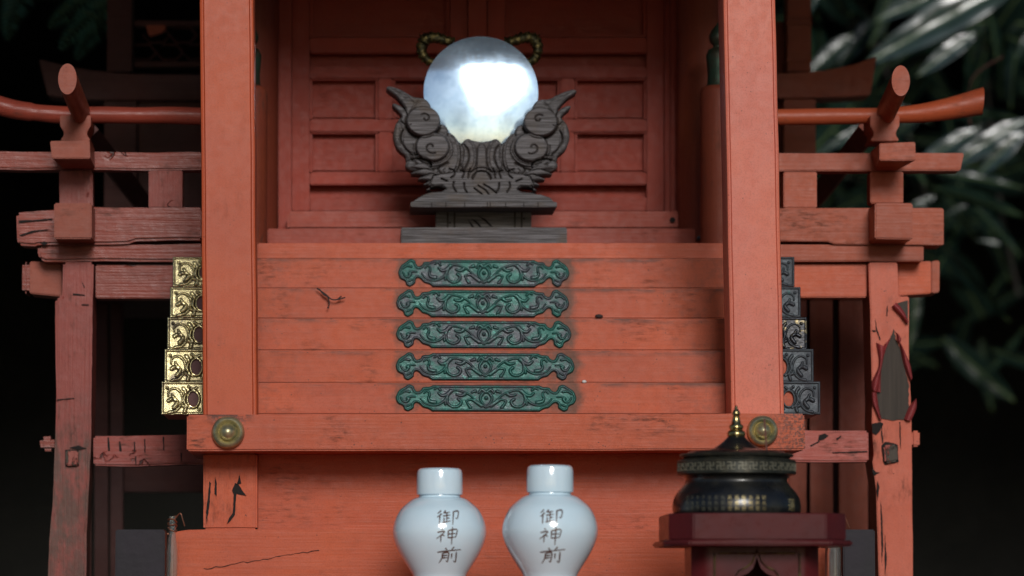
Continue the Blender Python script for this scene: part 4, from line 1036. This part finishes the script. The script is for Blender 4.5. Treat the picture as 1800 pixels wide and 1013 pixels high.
# red lacquered stand
rc = P(1320, 960, 3.30)
stc = empty('lacquer_stand', Vector((rc.x, 3.30, ZT))); tag(stc, 'dark red lacquered offering stand with eight-sided tray under the incense burner', 'offering stand')
def octo(w, d, ch): return [(-w+ch, -d), (w-ch, -d), (w, -d+ch), (w, d-ch), (w-ch, d), (-w+ch, d), (-w, d-ch), (-w, -d+ch)]
def octbox(name, w, d, ch, z0, z1, mat, wall=None, parent=stc, bev=.001):
    bm = bmesh.new(); o = octo(w, d, ch); zc0 = (z0+z1)/2
    def ring(q, z): return [bm.verts.new((x, y, z-zc0)) for x, y in q]
    a, b = ring(o, z0), ring(o, z1)
    for i in range(8): bm.faces.new([a[i], a[(i+1) % 8], b[(i+1) % 8], b[i]])
    if wall:
        oi = octo(w-wall, d-wall, ch-wall*.4); c, e = ring(oi, z1), ring(oi, z0+wall)
        for i in range(8):
            bm.faces.new([b[i], b[(i+1) % 8], c[(i+1) % 8], c[i]]); bm.faces.new([c[i], c[(i+1) % 8], e[(i+1) % 8], e[i]])
        bm.faces.new(e)
    else: bm.faces.new(b)
    bm.faces.new(a[::-1])
    bmesh.ops.recalc_face_normals(bm, faces=bm.faces)
    if bev: bmesh.ops.bevel(bm, geom=[e2 for e2 in bm.edges if e2.calc_face_angle(0) > .4], offset=bev, segments=2, affect='EDGES')
    return finish(name, bm, M[mat], (rc.x, 3.30, zc0), parent, R(30))
sF = S(3.225)
ztop = P(1320, 902, 3.225).z; zmid = P(1320, 949, 3.225).z; zb = P(1320, 959.5, 3.225).z
octbox('tray', .0780, .0760, .0200, zmid, ztop, 'lacquer', wall=.006)
octbox('tray_lip', .0835, .0810, .0215, zb, zmid-.0002, 'lacquer', bev=.0015)
# body with cusped opening cut in the front panel
bw, bd, bch = .0565, .050, .017
def stand_body():
    z0 = ZT; z1 = zb-.0003; yf = 3.30-bd; bm = bmesh.new(); c = Vector((rc.x, 3.30, z0))
    o = octo(bw, bd, bch)
    for i in range(1, 8):
        (x1, y1), (x2, y2) = o[i], o[(i+1) % 8]
        vs = [bm.verts.new((x1, y1, 0)), bm.verts.new((x2, y2, 0)), bm.verts.new((x2, y2, z1-z0)), bm.verts.new((x1, y1, z1-z0))]; bm.faces.new(vs)
    # front: arch outline
    hw = bw-bch; H = z1-z0; tip = P(1320, 980, yf).z - z0
    arch = [(-.022, 0), (-.024, tip*.35), (-.021, tip*.62), (-.014, tip*.76), (-.008, tip*.80), (-.0035, tip*.86), (0, tip), (.0035, tip*.86), (.008, tip*.80), (.014, tip*.76), (.021, tip*.62), (.024, tip*.35), (.022, 0)]
    out = [(-hw, 0)] + arch + [(hw, 0), (hw, H), (-hw, H)]
    fr = [bm.verts.new((x, -bd, z)) for x, z in out]; f = bm.faces.new(fr)
    r = bmesh.ops.extrude_face_region(bm, geom=[f]); 
    for v in [g for g in r['geom'] if isinstance(g, bmesh.types.BMVert)]: v.co.y += .006
    bmesh.ops.triangulate(bm, faces=[g for g in bm.faces if len(g.verts) > 4])
    bmesh.ops.remove_doubles(bm, verts=bm.verts, dist=1e-5)
    b = finish('stand_body', bm, M['lacquer'], c, stc, R(30))
    for x in (-hw+.002, hw-.002):
        p = Vector((rc.x+x, yf-.0006, z0+.004))
        tube('gilt_line', [p, p+Vector((0, 0, H-.010))], .0012, M['giltline'], b, 6)
    p = Vector((rc.x-hw+.006, yf-.0006, z0+H-.006)); tube('gilt_line', [p, p+Vector((2*hw-.012, 0, 0))], .0009, M['giltline'], b, 6)
    pts = [Vector((rc.x+x*1.12, yf-.0006, z0+z*1.10)) for x, z in arch[1:-1]]
    tube('gilt_line', pts, .0009, M['giltline'], b, 6)
stand_body()

# purple-grey panels with glass tubes at both ends of the base beam
def panelbox(x0, x1, y0, Y, label, gx, gy, gw, flip):
    a, b = P(x0, y0, Y), P(x1, y0, Y)
    o = rawbox('dark_panel', (a.x, Y, ZT), (b.x, Y+.035, a.z), M['purple'], None, .0012); tag(o, label, 'panel')
    # glass tube tied up with wire
    c = P(gx, gy, Y+.01); r = S(Y)*gw
    root = empty('glass_tube', Vector((c.x, c.y, ZT)))
    tag(root, ('small glass tube bound with copper wire at the %s end of the base beam' % ('left' if not flip else 'right')), 'glass tube')
    zt = c.z - ZT
    lathe('glass', [(r*.5, zt*.02), (r*.9, zt*.06), (r, zt*.3), (r, zt*.72), (r*.6, zt*.86), (r*.55, zt), (r*.45, zt), (r*.5, zt*.86), (r*.88, zt*.7), (r*.88, zt*.3), (r*.4, zt*.08)], Vector((c.x, c.y, ZT)), M['glass'], root, 32, 'Z', R(40))
    pts = []
    for i in range(60):
        t = i/59; an = t*2*math.pi*3.5
        pts.append(c + Vector((r*.75*math.cos(an), r*.75*math.sin(an), -.016*t + .001*math.sin(an*1.7))))
    tube('wire', pts, .0007, M['wire'], root, 6)
    pts = [c + Vector((r*.5, 0, -.002)), c + Vector((r*1.4, -.003, .003)), c + Vector((r*1.9, -.004, -.004)), c + Vector((r*2.2, -.003, -.009))]
    tube('wire', spline(pts, 5), .0005, M['wire'], root, 6)
panelbox(203, 290, 931, 3.50, 'dark purple-grey panel standing at the left end of the base beam', 303, 908, 10, False)
panelbox(1482, 1538, 931, 3.50, 'dark purple-grey panel standing by the peeling right-hand post', 1466, 912, 12, True)

# small debris on the steps
tw = empty('dry_twig', P(575, 520, 3.80)); tag(tw, 'small dark dry twig caught on the second step, left of the bronze plates', 'twig')
YT = 3.819
for pts in ([(557, 507), (566, 513), (574, 519), (580, 525)], [(572, 517), (582, 526), (592, 527), (607, 523)], [(575, 520), (579, 533), (576, 542)], [(561, 508), (569, 518), (577, 522)], [(593, 527), (600, 521)]):
    tube('branch', spline([P(x, y, YT-.001-random.random()*.002) for x, y in pts], 3), S(YT)*1.3, M['twig'], tw, 6)
def lump(x, y, Y, rx, rz, m, name, label, cat):
    bm = bmesh.new(); bmesh.ops.create_icosphere(bm, subdivisions=2, radius=1)
    for v in bm.verts:
        f = 1 + .25*noise.noise(v.co*2+Vector((x, y, 0)))
        v.co = Vector((v.co.x*rx*S(Y), v.co.y*rz*S(Y), v.co.z*rz*S(Y)))*f
    tag(finish(name, bm, M[m], P(x, y, Y), None, R(60)), label, cat)
lump(1053, 556, 3.822, 7, 3.5, 'twig', 'seed_husk', 'small dark seed husk on a step to the right of the second bronze plate', 'husk')
lump(1027, 671, 3.712, 4, 3, 'pale', 'pale_crumb', 'tiny white crumb beside the fourth bronze plate', 'crumb')

# ------------------------------------------------------------------ plants and trees
def leaf_mesh(name, wid, fold, bend, mat):
    bm = bmesh.new(); nx, rows = 14, []
    for i in range(nx+1):
        t = i/nx; w = wid*(math.sin(math.pi*min(1, t**.85))**.75 if 0 < t < 1 else 0) + .004
        z = -bend*t*t; row = []
        for j in range(-3, 4):
            v = j/3
            row.append(bm.verts.new((t, v*w, z + fold*abs(v)*w*1.0 - fold*.6*w*v*v + .006*math.sin(t*22+j))))
        rows.append(row)
    for a, b in zip(rows, rows[1:]):
        for j in range(6): bm.faces.new([a[j], a[j+1], b[j+1], b[j]])
    me = bpy.data.meshes.new(name); bm.to_mesh(me); bm.free(); me.materials.append(mat); smooth(me); return me
LP = [leaf_mesh('leaf', w, f, b, M['leaf_sunlit']) for w, f, b in ((.098, .9, .06), (.105, .7, .12))]
LM = [leaf_mesh('leaf', w, f, b, M['leaf']) for w, f, b in ((.115, .5, .10), (.13, .3, .22), (.10, .7, .05), (.14, .45, .0))]
def put_leaf(parent, x0, y0, x1, y1, Y, tilt, wscale=1.0, dy=0.0, mi=None, flip=False):
    Y += 1.1; a, b = P(x0, y0, Y), P(x1, y1, Y+dy); ax = b-a; L = ax.length; ax.normalize()
    n0 = Vector((0, -1, 0)); n0 = (n0 - ax*n0.dot(ax)).normalized()
    n = Matrix.Rotation(tilt, 3, ax) @ n0
    if (n.z < 0) != flip and abs(tilt) > .01: n = Matrix.Rotation(-tilt, 3, ax) @ n0
    yv = n.cross(ax).normalized()
    o = bpy.data.objects.new('leaf', LP[random.randrange(2)] if mi == 'p' else LM[random.randrange(4)]); col.objects.link(o)
    o.parent = parent
    m = Matrix((( ax.x, yv.x, n.x, 0), (ax.y, yv.y, n.y, 0), (ax.z, yv.z, n.z, 0), (0, 0, 0, 1)))
    m = Matrix.Translation(a - WP[parent.name]) @ m @ Matrix.Diagonal((L, L*wscale, L, 1))
    o.matrix_local = m
    return o
sb = empty('evergreen_shrub', (1.1, 5.7, 0)); tag(sb, 'tall evergreen shrub with long glossy leaves behind the right-hand railing', 'shrub')
big = [(1800, -40, 1520, 108, 5.35, .22, 1.0, 'p'), (1775, -60, 1540, 30, 5.6, .3, .9, 'p'), (1715, 58, 1612, 132, 5.3, .2, 1.15, 'p'), (1690, 30, 1560, 110, 5.9, .5, .9, 0),
       (1805, 210, 1655, 300, 5.3, .25, 1.0, 'p'), (1800, 232, 1718, 306, 5.25, .2, 1.3, 'p'), (1720, 225, 1595, 300, 5.5, .3, 1.0, 'p'), (1620, 300, 1800, 325, 5.6, .6, .9, 0),
       (1520, 222, 1430, 275, 5.2, .2, .7, 'p'), (1640, 330, 1800, 380, 5.7, .8, 1.0, 0), (1650, 420, 1765, 575, 5.4, 1.0, .8, 'd'), (1612, 480, 1600, 620, 5.3, .3, 1.0, 'd'),
       (1700, 350, 1800, 450, 5.9, .7, 1.0, 0), (1500, 60, 1420, 130, 5.9, .3, 1.0, 0), (1540, 30, 1470, 120, 6.0, .4, 1.0, 0), (1620, 200, 1550, 250, 5.9, .3, 1.1, 0),
       (1700, 20, 1730, 180, 5.9, .6, 1.0, 0), (1790, 60, 1770, 190, 5.8, .7, 1.0, 0), (1560, 180, 1640, 215, 5.8, .3, .8, 0), (1640, 200, 1800, 190, 5.9, .5, .7, 0),
       (1645, 345, 1570, 380, 5.6, .2, .7, 'p'), (1700, 360, 1650, 385, 5.6, .2, .6, 'p'), (1760, 430, 1715, 420, 5.7, .3, .6, 'p'), (1810, 55, 1785, 105, 5.6, .2, .7, 'p'), (1440, -10, 1418, 30, 5.3, .2, .8, 'p')]
for b_ in big: put_leaf(sb, *b_[:7], mi=b_[7], flip=b_[7] == 'd')
rnd = random.Random(11)
for i in range(190):
    # whorls of leaves round branch tips
    cx, cy = rnd.uniform(1390, 1900), rnd.uniform(-120, 640)
    if cy > 400 and rnd.random() < .7: continue
    Y = rnd.uniform(5.5, 7.2); L = rnd.uniform(90, 190); an = rnd.choice([rnd.uniform(100, 170), rnd.uniform(-10, 50), rnd.uniform(40, 120)])
    up = rnd.random() < (.10 if cy < 330 else .0)
    put_leaf(sb, cx, cy, cx + L*math.cos(R(an)), cy + L*math.sin(R(an))*.8, Y, rnd.uniform(.15, .5) if up else rnd.uniform(.25, .9), rnd.uniform(.7, 1.2), rnd.uniform(-.15, .15), None, not up)
for (a, b, c2, Y) in (((1790, 520), (1750, 300), (1720, -40), 7.4), ((1640, 420), (1600, 250), (1500, -40), 7.6)):
    tube('stem', spline([P(*a, Y), P(*b, Y), P(*c2, Y)], 6), .005, M['bark'], sb, 8, noisy=.004)
pd = sb
tube('stem', spline([P(1762, 100, 5.3), P(1708, 140, 5.25), P(1705, 220, 5.25)], 4), .0016, M['stick'], sb, 6)

# fern on the left
fr = empty('fern', (-.9, 5.0, 0)); tag(fr, 'dark green fern fronds hanging behind the upper left railing', 'fern')
def frond(x0, y0, x1, y1, Y, w, n=16):
    bm = bmesh.new(); a, b = Vector((x0, y0)), Vector((x1, y1)); c = P(x0, y0, Y)
    d = (b-a); nn = Vector((-d.y, d.x)).normalized()
    for i in range(n):
        t = i/(n-1); p = a + d*t + nn*(18*math.sin(t*2)); ww = w*(1-t)**.7 + 6
        for sg in (-1, 1):
            q = p + nn*sg*ww + d.normalized()*ww*.55
            m_ = p.lerp(q, .5); hw = d.normalized()*max(2.5, d.length/n*.36)
            yo = Y + sg*.01 + random.uniform(-.01, .01)
            vs = [bm.verts.new(P(v_.x, v_.y, yy) - c) for v_, yy in ((p-hw*.5, Y), (m_-hw, yo), (q, yo+.01), (m_+hw, yo), (p+hw*.5, Y))]
            bm.faces.new(vs)
    return finish('frond', bm, M['fern'], c, fr)
frond(200, -20, 100, 60, 4.9, 34); frond(215, -5, 120, 95, 4.85, 36); frond(210, 10, 150, 110, 4.9, 30); frond(160, -40, 20, 10, 5.0, 40); frond(60, -60, 30, 70, 5.2, 36)


def crown(root, c, rad, n, size, mat, seed):
    rs = np.random.RandomState(seed); V = []; Fc = []
    u = rs.normal(size=(n, 3)); u /= np.linalg.norm(u, axis=1)[:, None]; rr = rs.rand(n)**.4
    lump_ = 1 + .22*np.sin(u[:, 0]*7+seed)*np.cos(u[:, 1]*6) + .12*np.sin(u[:, 2]*13)
    p = u*(rr*lump_)[:, None]*np.array(rad)
    a = rs.normal(size=(n, 3)); a /= np.linalg.norm(a, axis=1)[:, None]; b = np.cross(a, rs.normal(size=(n, 3))); b /= np.linalg.norm(b, axis=1)[:, None]
    sz = size*(.6+.8*rs.rand(n))[:, None]
    q = np.stack([p-a*sz, p-b*sz*.45, p+a*sz, p+b*sz*.45], 1).reshape(-1, 3)
    me = bpy.data.meshes.new('crown'); me.from_pydata(q.tolist(), [], np.arange(4*n).reshape(n, 4).tolist()); me.materials.append(mat)
    return place(bpy.data.objects.new('crown', me), c, root)
def tree(x, y, h, rad, n, label, seed, size=.12, tr=.14, group=None):
    root = empty('tree', (x, y, 0)); tag(root, label, 'tree', group)
    pts = spline([Vector((x, y, -.1)), Vector((x+.1, y, h*.35)), Vector((x-.05, y+.1, h*.7)), Vector((x, y, h))], 5)
    tube('trunk', pts, [tr*(1.15-.7*i/(len(pts)-1)) for i in range(len(pts))], M['bark'], root, 14, noisy=.02)
    rs = random.Random(seed)
    for j in range(5):
        an = rs.uniform(0, 6.28); z = h*rs.uniform(.55, .85); e = Vector((x+math.cos(an)*rad[0]*.6, y+math.sin(an)*rad[1]*.6, z+rad[2]*.3))
        tube('limb', spline([Vector((x, y, z)), Vector(((x+e.x)/2, (y+e.y)/2, z+.2)), e], 4), [tr*.35-.03*tr*i for i in range(9)], M['bark'], root, 8)
    crown(root, Vector((x, y, h)), rad, n, size, M['crown'], seed)
# forest roof behind and beside the shrine
tree(-1.9, 7.0, 3.85, (2.6, 2.2, 1.25), 26000, 'broad dark tree arching over the back left of the shrine', 3)
tree(2.1, 7.6, 4.05, (2.7, 2.2, 1.3), 26000, 'broad dark tree arching over the back right of the shrine', 5)
tree(.2, 9.0, 4.85, (3.2, 2.4, 1.6), 26000, 'tall dark tree standing straight behind the shrine', 8)
tree(-4.5, 7.5, 3.6, (2.4, 2.6, 2.4), 22000, 'dense dark tree beyond the left-hand railing', 12)
tree(5.0, 8.0, 3.8, (2.4, 2.6, 2.4), 22000, 'dense dark tree beyond the evergreen shrub', 14)
# trees on the viewer's side of the clearing, which the mirror shows
tree(-6.2, -5.5, 3.4, (2.2, 2.0, 2.2), 16000, 'leafy tree on the left of the clearing facing the shrine', 21, .14, .2)
tree(7.0, -6.5, 3.6, (2.2, 2.0, 2.6), 16000, 'leafy tree on the right of the clearing facing the shrine', 22, .14, .2)
tree(-1.15, -10.0, 5.2, (.95, .8, 4.0), 800, 'slim thin-leaved tree standing alone in the middle of the clearing', 23, .10, .05)
tree(2.9, -10.5, 5.0, (.6, .6, 3.8), 450, 'second slim tree, right of the middle of the clearing', 24, .10, .05)
